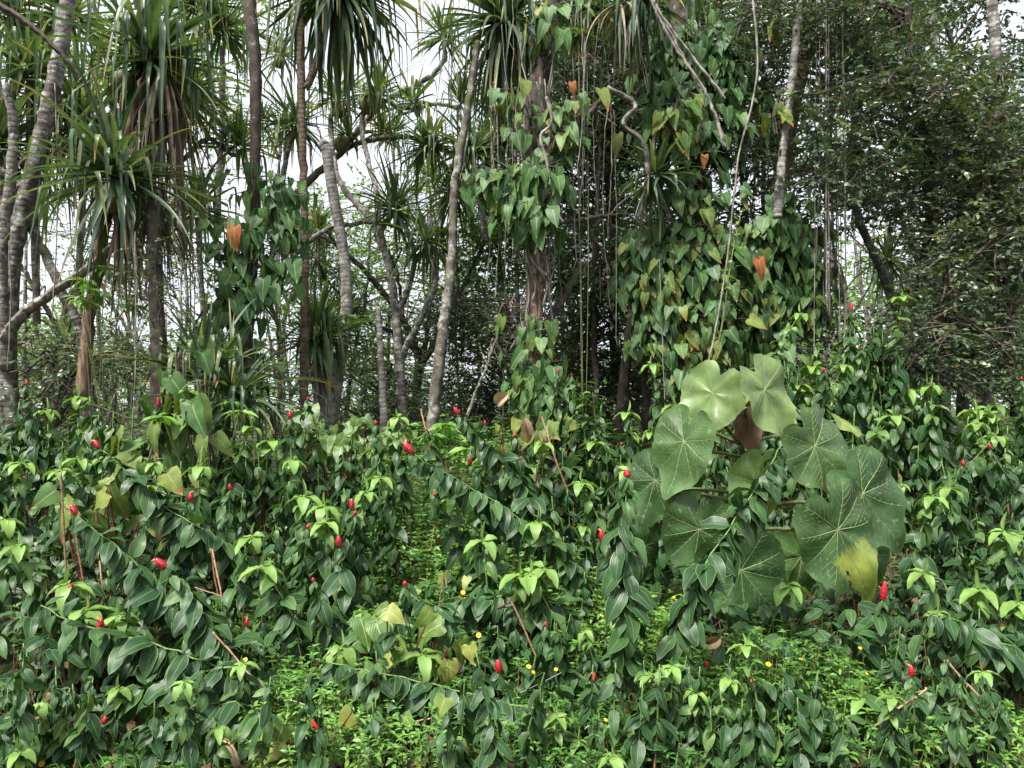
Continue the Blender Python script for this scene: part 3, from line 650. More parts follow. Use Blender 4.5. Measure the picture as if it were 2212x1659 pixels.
trunk_tree('vine_draped_tree', 'thick central trunk with bare brown stretch, stubs and climbing vines', 'tree',
    [([(1140, 1000, 8.2), (1145, 800, 8.2), (1153, 680, 8.2), (1158, 600, 8.2), (1160, 530, 8.2), (1150, 430, 8.3), (1148, 330, 8.3), (1158, 200, 8.3), (1180, 100, 8.4), (1195, -30, 8.4)], 34, 40),
     ([(1160, 500, 8.2), (1178, 420, 8.2), (1182, 330, 8.2), (1170, 230, 8.2), (1166, 130, 8.2), (1163, 40, 8.1)], 30, 14),
     ([(1158, 430, 8.2), (1180, 346, 8.1), (1215, 300, 8.1), (1256, 264, 8.0), (1290, 225, 8.0), (1316, 190, 8.0)], 24, 9),
     ([(1165, 520, 8.2), (1120, 490, 8.1), (1067, 445, 8.0), (1026, 404, 8.0)], 26, 14),
     ([(1170, 482, 8.3), (1240, 478, 8.5), (1300, 468, 8.6), (1355, 462, 8.7)], 11, 9),
     ([(1150, 760, 8.2), (1185, 696, 8.3), (1221, 637, 8.3), (1259, 568, 8.3)], 19, 15)], 'bark_dark', sides=14, rough=0.09, extra=peel_patch)
trunk_tree('column_tree', 'shaded trunk mostly buried in heart-shaped vine leaves', 'tree',
    [([(1490, 960, 9.3), (1495, 700, 9.3), (1500, 450, 9.3), (1480, 250, 9.3), (1470, 60, 9.3), (1465, -40, 9.3)], 60, 40), ([(1490, 500, 9.2), (1440, 380, 9.1), (1420, 250, 9.0), (1350, 190, 9.0)], 18, 8),
     ([(1500, 300, 9.3), (1560, 265, 9.2), (1620, 240, 9.1), (1690, 160, 9.0)], 12, 7)], 'bark_dark', sides=12, rough=0.1)
trunk_tree('column_tree', 'shaded trunk behind the right-hand curtain of heart-shaped leaves', 'tree',
    [([(1670, 960, 9.5), (1668, 700, 9.5), (1672, 500, 9.5), (1700, 300, 9.6), (1740, 100, 9.6), (1748, -40, 9.6)], 44, 30)], 'bark_brown', sides=12, rough=0.08)
trunk_tree('slanting_tree', 'smooth pale grey slanting trunk at upper right', 'tree',
    [([(1680, 470, 8.3), (1684, 410, 8.3), (1690, 340, 8.3), (1703, 234, 8.3), (1718, 103, 8.3), (1728, -30, 8.3)], 20, 15)], 'bark_ring', sides=12, rough=0.03)
trunk_tree('red_limb', 'reddish bare limb among small leaves at upper right', 'branch', [([(1858, 60, 8.4), (1885, 110, 8.4), (1908, 160, 8.4), (1930, 208, 8.4)], 9, 12)], 'bark_red', sides=8)
trunk_tree('lichen_tree', 'lichen-grey trunk crossing the bright gap on the right', 'tree', [([(1975, 960, 9.9), (1950, 720, 9.9), (1917, 619, 9.8), (1888, 550, 9.8), (1858, 480, 9.7), (1840, 380, 9.7), (1850, 200, 9.7)], 22, 14)], 'bark_lichen', rough=0.1)
trunk_tree('lichen_tree', 'upright lichen-grey trunk right of the bright gap', 'tree', [([(2042, 960, 9.9), (2038, 760, 9.9), (2024, 560, 9.9), (2005, 380, 9.9), (2020, 200, 9.9), (2010, -30, 9.9)], 24, 16), ([(2036, 690, 9.9), (1990, 580, 9.8), (1950, 480, 9.8), (1930, 400, 9.8)], 15, 9)], 'bark_lichen', rough=0.1)
trunk_tree('pale_tree', 'pale trunk glimpsed at the right edge between dark leaves', 'tree', [([(2128, 1000, 9.3), (2132, 800, 9.3), (2140, 640, 9.3), (2160, 400, 9.3), (2150, 100, 9.3), (2140, -30, 9.3)], 30, 20)], 'bark_lichen')
trunk_tree('shade_tree', 'dark mottled trunk in the shade left of the giant-leaf shrub', 'tree', [([(1338, 960, 9.6), (1344, 871, 9.6), (1360, 720, 9.6), (1372, 640, 9.6), (1380, 520, 9.7)], 26, 18), ([(1368, 690, 9.6), (1395, 660, 9.5), (1420, 655, 9.5)], 12, 7)], 'bark_dark', rough=0.1)
trunk_tree('shade_tree', 'second dark trunk in the shade, nearer the giant-leaf shrub', 'tree', [([(1400, 980, 9.9), (1395, 860, 9.9), (1392, 740, 9.9), (1402, 620, 9.9)], 20, 14), ([(1400, 940, 9.9), (1370, 880, 9.8), (1350, 840, 9.8)], 12, 8)], 'bark_dark', rough=0.1)
trunk_tree('sapling', 'thin bare grey sapling leaning right in the centre', 'tree', [([(1000, 930, 9.0), (1026, 850, 9.0), (1053, 789, 9.0), (1076, 713, 9.0)], 8, 4), ([(1053, 789, 9.0), (1042, 765, 9.0), (1036, 748, 9.0)], 4, 3)], 'bark_grey', sides=7)
trunk_tree('sapling', 'thin crooked grey sapling at lower left against the sky', 'tree', [([(306, 760, 9.4), (262, 690, 9.4), (232, 640, 9.4), (205, 590, 9.4)], 6, 8)], 'bark_grey', sides=7)
for k, (pts, w0, w1, lab) in enumerate([
    ([(1404, -5, 7.6), (1440, 70, 7.6), (1516, 187, 7.6), (1545, 250, 7.6), (1566, 319, 7.6)], 5, 8, 'longest pale dead stem hanging slantwise at top centre right'),
    ([(1400, -20, 7.7), (1426, 29, 7.7), (1500, 128, 7.7), (1566, 214, 7.7)], 5, 7, 'pale dead stem ending highest on the right of the hanging three'),
    ([(1410, -5, 7.8), (1440, 55, 7.8), (1480, 130, 7.8), (1514, 190, 7.8)], 5, 6, 'shortest pale dead stem between the two longer hanging ones')]):
    trunk_tree('dead_stem', lab, 'dead stem', [(pts, w0, w1)], 'root', group='dead stems hanging at top centre right', sides=8)

# ------------------------------------------------------------------ heart-leaved climbers
def vine(label, paths, n, size, mat='heart', rad=(0.25, 0.5), orange=0.0, rr=(0, 1), name='heart_vine', span=(0, 1), depth=0.5, petiole=True, group=None, taper=None):
    pts = [smooth_path(path_px(p), 40) for p in paths]
    root = thing(name, pts[0][0], label, 'climbing plant', group)
    gs = G()
    for q in pts:
        for k in range(3):
            off = unit(rng.normal(0, 1, 3) * [1, 1, 0]) * rad[0] * 0.6
            gs.tube(q + off + 0.05 * np.sin(np.linspace(0, 5, len(q)) + k)[:, None] * off / 0.1, 0.010, 5)
    g = G(); gp = G(); go = G()
    which = rng.integers(0, len(pts), n)
    t = rng.uniform(span[0], span[1], n)
    C = np.array([pts[w][int(tt * 39)] for w, tt in zip(which, t)])
    ph = rng.uniform(0, 2 * math.pi, n)
    ph = np.where(rng.random(n) < 0.45, rng.normal(-math.pi / 2, 0.8, n), ph)      # more on the open, light side
    r = rng.uniform(rad[0], rad[1], n)
    out = np.stack([np.cos(ph), np.sin(ph), np.zeros(n)], 1)
    O = C + out * r[:, None] * [1, depth, 1] + rndv(n, 0.04)
    dirs = np.array([0, 0, -1.0]) + out * rng.uniform(0.05, 0.6, (n, 1)) + rndv(n, 0.26)
    ups = out * 1.0 + np.array([0, -0.25, 0.4]) + rndv(n, 0.4)
    sz = size * rng.uniform(0.45, 1.2, n)
    rnd = rng.uniform(rr[0], rr[1], n) ** 1.3
    isor = rng.random(n) < orange
    put_leaves(g, HT, dirs[~isor], ups[~isor], O[~isor], sz[~isor], 0.0, rnd[~isor])
    if petiole: sticks(gs, C + out * 0.05 + rndv(n, 0.04), O, 0.006)
    g.build('foliage', M[mat], root); gs.build('stem', M['twig'], root)
    if isor.any():
        put_leaves(go, HT, dirs[isor], ups[isor], O[isor], sz[isor], 0.85, rnd[isor])
        o = go.build('faded_leaves', M[mat], root); o['label'] = 'orange and rust faded leaves'
    return root
vine('heart-leaved vine climbing the tall dark trunk at left centre', [[(540, 800, 8.5), (535, 650, 8.5), (545, 500, 8.5), (552, 350, 8.6)], [(500, 700, 8.4), (495, 600, 8.4), (510, 470, 8.4)], [(590, 640, 8.5), (600, 500, 8.5), (605, 380, 8.5)]], 260, 0.25, rad=(0.08, 0.42), orange=0.004, rr=(0, 0.7))
vine('broad heart leaves massed on the left limb of the central tree', [[(1160, 500, 7.9), (1110, 460, 7.9), (1050, 420, 7.9), (1020, 360, 7.9)], [(1180, 480, 7.8), (1165, 400, 7.8), (1150, 350, 7.8)], [(1110, 480, 7.9), (1100, 400, 7.9), (1090, 370, 7.9)]], 230, 0.22, rad=(0.05, 0.4), rr=(0.1, 0.8))
vine('heart leaves high on the central tree around its stubs', [[(1120, 300, 8.0), (1130, 240, 8.0), (1110, 200, 8.0)], [(1210, 330, 7.9), (1215, 260, 7.9), (1240, 210, 7.9)], [(1185, 110, 8.1), (1195, 50, 8.1), (1200, 10, 8.1)]], 110, 0.23, rad=(0.1, 0.38), orange=0.0, rr=(0.2, 1))
vine('pale heart leaves round the lower trunk of the central tree', [[(1135, 960, 7.7), (1145, 850, 7.7), (1150, 760, 7.7), (1152, 680, 7.7)], [(1180, 950, 7.6), (1175, 860, 7.6), (1170, 790, 7.6)]], 170, 0.21, rad=(0.08, 0.38), orange=0.006, rr=(0.2, 0.9))
vine('wide curtain of overlapping heart leaves on the shaded column', [[(1480, 830, 8.7), (1480, 700, 8.7), (1480, 560, 8.7), (1500, 440, 8.7), (1500, 420, 8.7)], [(1420, 760, 8.8), (1420, 640, 8.8), (1440, 520, 8.8)], [(1550, 800, 8.7), (1550, 660, 8.7), (1540, 500, 8.7)], [(1395, 640, 8.9), (1405, 560, 8.9), (1420, 500, 8.9)]], 1250, 0.215, rad=(0.08, 0.48), orange=0.003, rr=(0.0, 1))
vine('dull heart leaves climbing the top of the shaded column', [[(1500, 420, 8.9), (1480, 300, 8.9), (1500, 180, 8.9), (1540, 60, 8.9)], [(1440, 300, 8.9), (1450, 160, 9.0), (1440, 60, 9.0)], [(1545, 330, 8.8), (1560, 180, 8.9), (1580, 50, 9.0)]], 760, 0.235, rad=(0.12, 0.62), rr=(0, 0.6), orange=0.0)
vine('small cluster of yellow-green heart leaves below the hanging dead stems', [[(1470, 300, 8.4), (1460, 260, 8.4), (1470, 215, 8.4)]], 44, 0.22, rad=(0.1, 0.36), rr=(0.6, 1), orange=0.0)
vine('curtain of heart leaves right of the column with one rust-orange leaf', [[(1680, 780, 8.9), (1680, 650, 8.9), (1670, 520, 8.9), (1690, 420, 8.9)], [(1620, 740, 8.9), (1625, 600, 8.9), (1640, 480, 8.9)], [(1735, 700, 9.0), (1735, 600, 9.0), (1725, 480, 9.0)]], 800, 0.215, rad=(0.08, 0.48), orange=0.003, rr=(0.0, 0.9))
vine('few large yellow-green heart leaves beside the smooth slanting trunk', [[(1675, 290, 8.3), (1672, 240, 8.3), (1690, 190, 8.3)], [(1700, 60, 8.4), (1690, 40, 8.4)]], 8, 0.3, rad=(0.02, 0.14), rr=(0.85, 1))
vine('large-leaved climber at the foot of the small-vine trunk, leaves bronze to green', [[(360, 1040, 6.6), (370, 940, 6.6), (385, 840, 6.6), (390, 760, 6.7)], [(440, 1010, 6.5), (430, 920, 6.5), (420, 820, 6.6)], [(330, 1000, 6.5), (340, 900, 6.5)]], 42, 0.31, mat='heart', rad=(0.1, 0.36), rr=(0.45, 1), orange=0.0)
vine('dark climber with big leaves at the right edge', [[(2170, 620, 8.6), (2180, 480, 8.6), (2190, 330, 8.6), (2170, 200, 8.6)], [(2215, 560, 8.5), (2210, 400, 8.5)]], 80, 0.30, rad=(0.1, 0.55), rr=(0, 0.4))

def orange_leaf(x, y, d, size, label, mat='heart', tone=1.0, dirn=(0.05, -0.1, -1), up=(0, -1, 0.2)):
    g = G(); put_leaves(g, [HT[1]], np.array([dirn]) + rndv(1, 0.15), np.array([up], float), [P(x, y, d)], size, tone, np.array([0.5]))
    o = g.build('faded_leaf', M[mat]); c = P(x, y, d); me = o.data
    co = np.empty(len(me.vertices) * 3, np.float32); me.vertices.foreach_get('co', co); co = co.reshape(-1, 3) - c.astype(np.float32)
    me.vertices.foreach_set('co', co.ravel()); o.location = [float(v) for v in c]
    return tag(o, label, 'leaf')
orange_leaf(1638, 560, 8.35, 0.27, 'bright orange heart leaf standing out on the right leaf curtain')
orange_leaf(506, 490, 7.95, 0.26, 'orange heart leaf hanging left of the tall dark trunk')
orange_leaf(1236, 178, 7.5, 0.15, 'salmon orange heart leaf high beside the central tree')
orange_leaf(1333, 290, 7.9, 0.25, 'large olive heart leaf hanging alone right of the central tree', tone=0.25)
orange_leaf(1522, 335, 8.2, 0.15, 'rust red leaf beside the tip of the longest hanging stem')

# ------------------------------------------------------------------ hanging roots and lianas
def hang(name, label, cat, pts, r, mat, group=None, wob=0.012, sides=6):
    p = smooth_path(path_px(pts), 26); p[1:-1] += np.cumsum(rndv(24, wob * 0.35), axis=0) * 0.5
    g = G(); g.tube(p - p[-1], r, sides, 0.1)
    o = g.build(name, M[mat]); o.location = [float(v) for v in p[-1]]
    return tag(o, label, cat, group)
RG = 'aerial roots hanging behind the small-leaved tree on the right'
for k in range(15):
    x = 1752 + (k * 37 % 60) + rng.uniform(-4, 4) + (60 if k % 5 == 0 else 0); d = rng.uniform(8.2, 9.4)
    hang('aerial_root', 'pale aerial root hanging straight down in the right-hand bundle', 'root', [(x, -40, d), (x + rng.uniform(-6, 6), 300, d), (x + rng.uniform(-12, 12), rng.uniform(560, 830), d)], rng.uniform(0.004, 0.011), 'root', RG)
LG = 'thin lianas hanging round the central tree'
for k in range(26):
    x = rng.uniform(1060, 1360); d = rng.uniform(7.7, 9.0); y0 = rng.uniform(-30, 250)
    hang('liana', 'hair-thin liana hanging beside the central tree', 'vine', [(x, y0, d), (x + rng.uniform(-18, 18), y0 + 200, d), (x + rng.uniform(-14, 14), y0 + rng.uniform(300, 560), d)], rng.uniform(0.003, 0.008), 'root', LG, wob=0.03)
hang('liana', 'long straight liana dropping left of the shaded mottled trunk', 'vine', [(1425, 560, 8.5), (1428, 700, 8.5), (1436, 900, 8.5)], 0.006, 'root')
hang('liana', 'pale twisting liana left of the small-leaved tree', 'vine', [(1625, -10, 8.0), (1640, 160, 8.0), (1600, 330, 8.0), (1585, 420, 8.0), (1560, 640, 8.0), (1530, 800, 7.9)], 0.012, 'root', wob=0.03)
hang('liana', 'stout crooked root snaking down the front of the central tree', 'vine', [(1180, 210, 7.7), (1196, 260, 7.7), (1172, 290, 7.7), (1182, 350, 7.7), (1200, 420, 7.7), (1215, 480, 7.7)], 0.018, 'root', wob=0.03)
hang('liana', 'thick twisted liana looping right of the central tree', 'vine', [(1310, 190, 8.0), (1350, 205, 8.0), (1375, 225, 8.0), (1350, 262, 8.0), (1385, 300, 8.1), (1395, 360, 8.2), (1375, 470, 8.3)], 0.03, 'bark_grey', wob=0.03, sides=8)
for x, y0, y1, d in ((292, 500, 1000, 7.0), (415, 520, 760, 8.3), (118, 180, 700, 8.0), (20, 520, 800, 7.6)):
    hang('liana', 'pale thin liana hanging %s' % {292: 'below the dead skirt of the large screw pine', 415: 'right of the small-vine trunk', 118: 'in front of the left screw pine crown', 20: 'close to the left edge'}[x], 'vine', [(x, y0, d), (x + 5, (y0 + y1) / 2, d), (x - 4, y1, d)], 0.006, 'root')

# ------------------------------------------------------------------ leafy trees: limbs, twigs and many small leaves
def sprays(gl, gt, blobs, per, leaf, tpls, up_bias=0.8, kleaf=8, splen=0.32, tone_p=0.0, rr=(0, 1), flat=0.6, twig_r=0.0018):
    """blobs: list of (centre, (rx,ry,rz)); per = number of sprays per blob"""
    for (c, rad), n in zip(blobs, per):
        n = int(n)
        if n <= 0: continue
        u = unit(rndv(n)); rr_ = rng.random(n) ** 0.45
        O = np.asarray(c) + u * rr_[:, None] * np.asarray(rad)
        d = unit(u * [1, 1, 0.5] + rndv(n, 0.6) * [1, 1, flat]); L = splen * rng.uniform(0.6, 1.2, n)
        E = O + d * L[:, None] + np.array([0, 0, -0.06]) * L[:, None]
        if gt is not None: sticks(gt, O, E, twig_r)
        side = unit(np.cross(d, [0, 0, 1.0]) + 1e-6)
        clump = rng.random(n)
        for k in range(kleaf):
            t = (k + 1) / kleaf; s = 1 if k % 2 else -1
            Q = O + (E - O) * t
            dd = unit(d * (0.5 + 0.5 * t) + side * s * 0.9 * (1.1 - t * 0.8) + rndv(n, 0.25))
            ups = np.array([0, 0, up_bias]) + rndv(n, 0.45)
            tone = (rng.random(n) < tone_p) * 0.9
            rnd = np.clip(rr[0] + (rr[1] - rr[0]) * (0.55 * clump + 0.45 * rng.random(n)), 0, 1)
            put_leaves(gl, tpls, dd, ups, Q, leaf * rng.uniform(0.65, 1.15, n), tone, rnd)
DENS = 4.6
def leafy_tree(name, label, trunks, blobs_px, dens, leaf, mat, bark='bark_dark', limbs=True, kleaf=8, tone_p=0.0, rr=(0, 1), splen=0.32, up_bias=0.8, group=None, cat='tree', base=None):
    """blobs_px: (x, y, d, rx, ry, depth radius m)"""
    b0 = P(*trunks[0][0][0]) if trunks else base
    root = thing(name, b0, label, cat, group)
    starts = []
    for k, (pts, w0, w1) in enumerate(trunks):
        p = path_px(pts); n = max(12, len(p) * 7); q = smooth_path(p, n); q[1:-1] += rndv(n - 2, 0.01)
        dm = np.mean([a[2] for a in pts]); g = G(); g.tube(q, np.linspace(rpx(w0, dm), rpx(w1, dm), n), 9, 0.07)
        g.build('trunk' if k == 0 else 'limb', M[bark], root); starts.append(q[n // 3:])
    st = np.vstack(starts) if starts else np.array([b0])
    blobs = []; per = []; gt = G(); gl = G()
    for (x, y, d, rx, ry, rd) in blobs_px:
        c = P(x, y, d); rad = (rx / FPX * d, rd, ry / FPX * d); blobs.append((c, rad)); per.append(dens * DENS * rad[0] * rad[2] * (0.6 + rd * 0.5))
        if limbs:
            a = st[np.argmin(np.linalg.norm(st - c, axis=1))]
            mid = (a + c) / 2 + np.array([rng.normal(0, 0.15), rng.normal(0, 0.15), 0.25])
            q = smooth_path([a, mid, c, c + (c - mid) * 0.4], 12); gt.tube(q, np.linspace(0.022, 0.006, 12), 5, 0.1)
            for _ in range(5):
                e = c + unit(rng.normal(0, 1, 3)) * np.array(rad) * 0.9
                q2 = smooth_path([q[rng.integers(5, 10)], (c + e) / 2 + rng.normal(0, 0.08, 3), e], 7); gt.tube(q2, np.linspace(0.008, 0.003, 7), 4, 0.1)
    sprays(gl, gt, blobs, per, leaf, SM, up_bias, kleaf, splen, tone_p, rr)
    gt.build('twigs', M['twig'], root); gl.build('crown', M[mat], root)
    return root

# right: large tree of small glossy leaves
def blob_field(x0, x1, y0, y1, d0, d1, n, r0, r1, rd=0.5, holes=()):
    out = []
    while len(out) < n:
        x, y = rng.uniform(x0, x1), rng.uniform(y0, y1)
        if any(((x - hx) / hr) ** 2 + ((y - hy) / hv) ** 2 < 1 for hx, hy, hr, hv in holes): continue
        r = rng.uniform(r0, r1); out.append((x, y, rng.uniform(d0, d1), r * 1.25, r * 0.8, rd))
    return out
HOLES = [(1835, 580, 105, 150), (2055, 60, 95, 75), (1890, 660, 75, 80), (1810, 700, 70, 100)]
leafy_tree('small_leaved_tree', 'big dark tree of small oval leaves filling the upper right',
    [([(1960, 900, 8.9), (1990, 600, 8.8), (2010, 420, 8.7), (1990, 250, 8.6), (1960, 60, 8.6), (1950, -60, 8.6)], 22, 14)],
    blob_field(1760, 2140, -20, 460, 7.8, 9.2, 44, 45, 85, 0.5, HOLES), 78, 0.078, 'small', kleaf=9, tone_p=0.004)
leafy_tree('small_leaved_tree', 'lighter tree of small rounded leaves at the right edge',
    [([(2190, 900, 8.4), (2170, 600, 8.3), (2150, 400, 8.3), (2140, 200, 8.3)], 16, 10)],
    blob_field(2010, 2230, 150, 700, 7.6, 8.6, 30, 45, 80, 0.5, HOLES), 78, 0.078, 'small', kleaf=9, tone_p=0.006, rr=(0.3, 1.0))
leafy_tree('small_leaved_tree', 'small-leaved tree above the heart leaf column at top right of centre',
    [([(1690, 300, 9.6), (1650, 160, 9.4), (1620, 40, 9.2), (1610, -60, 9.2)], 14, 10)],
    blob_field(1540, 1800, -20, 160, 8.3, 9.5, 14, 45, 75, 0.5), 95, 0.06, 'small', kleaf=9)
leafy_tree('small_leaved_tree', 'low dark branches of small leaves under the bright gap on the right',
    [([(1990, 1000, 8.2), (2000, 850, 8.2), (2020, 700, 8.2), (2050, 600, 8.2)], 12, 8)],
    blob_field(1900, 2220, 480, 840, 7.4, 8.6, 24, 40, 75, 0.5, HOLES), 120, 0.07, 'small', kleaf=8, tone_p=0.006)
leafy_tree('small_leaved_tree', 'dark foliage bridging the column and the right-hand trees',
    [([(1600, 900, 11.0), (1610, 600, 11.0), (1600, 300, 11.0)], 14, 10)],
    blob_field(1530, 1800, 250, 760, 10.4, 11.8, 22, 50, 85, 0.6, HOLES), 85, 0.085, 'small', kleaf=8, rr=(0, 0.6))
leafy_tree('small_leaved_tree', 'dark crown behind the upper central tree',
    [([(1330, 800, 12.2), (1320, 500, 12.2), (1310, 200, 12.2), (1300, 20, 12.2)], 22, 14)],
    blob_field(1180, 1460, -20, 460, 11.4, 13.0, 26, 50, 95, 0.7, [(1350, 400, 70, 50)]), 85, 0.10, 'small', kleaf=8, rr=(0, 0.6))
leafy_tree('small_leaved_tree', 'deep green crown behind the right side of the small-leaved tree',
    [([(2080, 900, 12.6), (2080, 500, 12.6), (2060, 100, 12.6)], 26, 16)],
    blob_field(1800, 2260, -40, 780, 11.4, 13.4, 30, 60, 110, 0.8, HOLES), 48, 0.12, 'small', kleaf=8, rr=(0, 0.6))
leafy_tree('small_leaved_tree', 'dark crown between the central tree and the heart-leaf column',
    [([(1290, 900, 10.6), (1285, 600, 10.5), (1295, 350, 10.5), (1300, 150, 10.4)], 14, 8)],
    blob_field(1190, 1420, 60, 640, 9.8, 11.2, 24, 50, 80, 0.6, [(1330, 420, 55, 40), (1400, 330, 40, 40), (1230, 470, 30, 50)]), 62, 0.085, 'small', kleaf=8, rr=(0, 0.5))
leafy_tree('small_leaved_tree', 'dark crown behind the left limb of the central tree',
    [([(1085, 900, 13.4), (1080, 600, 13.4), (1085, 350, 13.4), (1090, 150, 13.4)], 12, 8)],
    blob_field(1010, 1180, 120, 700, 12.6, 14.2, 20, 40, 70, 0.6), 34, 0.10, 'bright', kleaf=8, rr=(0, 0.5))
leafy_tree('small_leaved_tree', 'dark foliage filling the space behind the upper heart-leaf column',
    [([(1540, 900, 11.6), (1535, 600, 11.6), (1500, 300, 11.6), (1480, 60, 11.6)], 14, 8)],
    blob_field(1380, 1720, -20, 700, 11.0, 12.4, 34, 55, 90, 0.7, [(1400, 330, 40, 40)]), 40, 0.11, 'small', kleaf=8, rr=(0, 0.5))
leafy_tree('bushy_tree', 'hazy fine foliage low behind the central tree',
    [([(1230, 960, 14.0), (1235, 800, 14.0), (1240, 620, 14.0), (1250, 480, 14.0)], 12, 6)],
    blob_field(1040, 1480, 420, 900, 13.0, 15.0, 40, 50, 85, 0.8, [(1330, 420, 40, 30)]), 46, 0.10, 'bright', kleaf=8, rr=(0, 0.8))  # brighter leaf colour paints light and haze into this shaded stretch
leafy_tree('bushy_tree', 'hazy fine foliage behind the grey palm and forked stems',
    [([(740, 960, 15.5), (760, 800, 15.5), (790, 640, 15.5), (800, 500, 15.5)], 10, 5)],
    blob_field(580, 1060, 560, 900, 14.8, 16.5, 34, 50, 80, 0.8), 26, 0.10, 'bright', kleaf=8, rr=(0, 0.8))  # the haze is put in by the lighter leaf colour
# middle distance
leafy_tree('bushy_tree', 'rounded light green tree far behind the slim and grey trunks',
    [([(700, 900, 20), (705, 700, 20), (700, 560, 20), (690, 470, 20)], 14, 8)],
    [(700, 455, 20, 75, 42, 1.2), (650, 500, 20, 55, 40, 1.2), (745, 500, 20.5, 70, 45, 1.2), (690, 540, 20, 85, 40, 1.2), (800, 420, 21, 55, 35, 1.2), (850, 470, 21, 60, 35, 1.2), (640, 410, 21, 30, 28, 1.0), (900, 430, 21, 60, 40, 1.2), (770, 570, 20, 70, 40, 1.2)], 30, 0.13, 'bright', kleaf=9, splen=0.6)
leafy_tree('bushy_tree', 'fine-twigged tree with sloping dark limbs behind the forked pale stem',
    [([(905, 980, 13.5), (900, 850, 13.5), (905, 780, 13.4), (870, 690, 13.3), (800, 600, 13.2), (740, 540, 13.2), (680, 500, 13.2)], 26, 6),
     ([(905, 800, 13.4), (960, 700, 13.4), (1010, 600, 13.5), (1050, 520, 13.6)], 16, 6), ([(900, 760, 13.4), (850, 720, 13.2), (790, 690, 13.1), (700, 600, 13.0)], 12, 5),
     ([(905, 820, 13.5), (925, 700, 13.6), (940, 560, 13.7)], 12, 5), ([(870, 690, 13.3), (860, 600, 13.3), (830, 520, 13.3)], 9, 4)],
    blob_field(640, 1080, 500, 760, 12.6, 14.4, 30, 40, 70, 0.7), 40, 0.075, 'bright', kleaf=9, rr=(0, 0.7))
leafy_tree('understory_thicket', 'dark tangle of fine leaves low between the grey trunks', [([(800, 990, 12.4), (810, 900, 12.4), (815, 840, 12.4)], 8, 5)],
    blob_field(640, 960, 790, 990, 11.4, 13.0, 26, 40, 65, 0.6), 75, 0.07, 'small', kleaf=9, cat='shrub', rr=(0.1, 0.8))
leafy_tree('understory_thicket', 'dark tangle of fine leaves between leaning trunk and bare brown trunk', [([(1060, 990, 12.2), (1065, 850, 12.2), (1075, 700, 12.2)], 10, 5)],
    blob_field(940, 1180, 640, 1000, 11.2, 13.0, 30, 40, 70, 0.6), 75, 0.075, 'small', kleaf=9, cat='shrub', rr=(0.1, 0.8))
leafy_tree('understory_thicket', 'shaded tangle of fine leaves right of the bare brown trunk', [([(1260, 990, 11.6), (1262, 850, 11.6), (1270, 720, 11.6)], 10, 5)],
    blob_field(1170, 1440, 650, 980, 10.6, 12.6, 34, 40, 70, 0.6), 78, 0.078, 'small', kleaf=9, cat='shrub', rr=(0, 0.6))
leafy_tree('round_leaved_shrub', 'sprays of round glossy leaves left of the bare brown trunk', [([(1085, 960, 9.2), (1090, 800, 9.2), (1105, 690, 9.2)], 6, 4)],
    [(1070, 700, 9.1, 30, 24, 0.25), (1100, 660, 9.2, 30, 26, 0.25), (1060, 770, 9.1, 28, 26, 0.25), (1110, 740, 9.1, 25, 28, 0.25)], 60, 0.085, 'small', kleaf=6, cat='shrub', rr=(0.3, 0.9))
leafy_tree('vine_wrapped_growth', 'small round leaves wrapping the dark trunk right of the large screw pine', [([(350, 900, 7.3), (345, 700, 7.3), (335, 520, 7.3)], 4, 3)],
    [(340, 520, 7.3, 32, 40, 0.25), (345, 600, 7.3, 36, 40, 0.25), (350, 680, 7.3, 34, 40, 0.25), (330, 740, 7.3, 34, 34, 0.25), (375, 560, 7.4, 30, 34, 0.25), (410, 510, 7.8, 44, 34, 0.3), (430, 560, 7.9, 40, 30, 0.3), (300, 800, 7.3, 40, 30, 0.3)], 95, 0.06, 'small', kleaf=8, cat='climbing plant', rr=(0.2, 1), tone_p=0.01, limbs=False)
leafy_tree('bushy_tree', 'airy sunlit tree with sky showing through behind the left trunks',
    [([(90, 950, 14.5), (110, 800, 14.5), (150, 650, 14.4), (220, 520, 14.3), (260, 400, 14.3)], 20, 7), ([(130, 720, 14.4), (60, 600, 14.2), (10, 520, 14.0)], 12, 6)],
    blob_field(-20, 480, 380, 800, 13.0, 15.5, 44, 40, 75, 0.7), 20, 0.085, 'bright', kleaf=8, rr=(0, 0.9), tone_p=0.004)
leafy_tree('bushy_tree', 'bright leafy tree behind the crowns at the top left',
    [([(300, 500, 15), (290, 300, 15), (250, 150, 15), (200, 0, 15)], 16, 10)],
    blob_field(-30, 520, -20, 380, 13.5, 16.0, 34, 45, 85, 0.8), 20, 0.10, 'bright', kleaf=8, rr=(0, 0.9))
leafy_tree('understory_thicket', 'leafy bank low at the left edge behind the ginger', [([(120, 1000, 9.6), (120, 900, 9.6), (130, 830, 9.6)], 8, 5)],
    blob_field(-30, 330, 740, 960, 8.4, 10.4, 28, 45, 70, 0.5), 40, 0.075, 'small', kleaf=8, cat='shrub', rr=(0.15, 1))
leafy_tree('bushy_tree', 'thin twiggy tree beyond the sword-leaved screw pine',
    [([(600, 950, 13.0), (605, 820, 13.0), (600, 720, 13.0), (590, 620, 13.0)], 9, 5)],
    blob_field(480, 680, 540, 900, 12.2, 14.0, 20, 38, 60, 0.6), 17, 0.08, 'bright', kleaf=8, rr=(0, 0.8))
leafy_tree('bushy_tree', 'distant tree closing the view right of the bright gap', [([(1880, 960, 16), (1880, 800, 16), (1890, 700, 16)], 14, 8)],
    blob_field(1740, 2240, 560, 900, 14.5, 17.0, 24, 50, 80, 0.8, HOLES), 22, 0.12, 'small', kleaf=8)

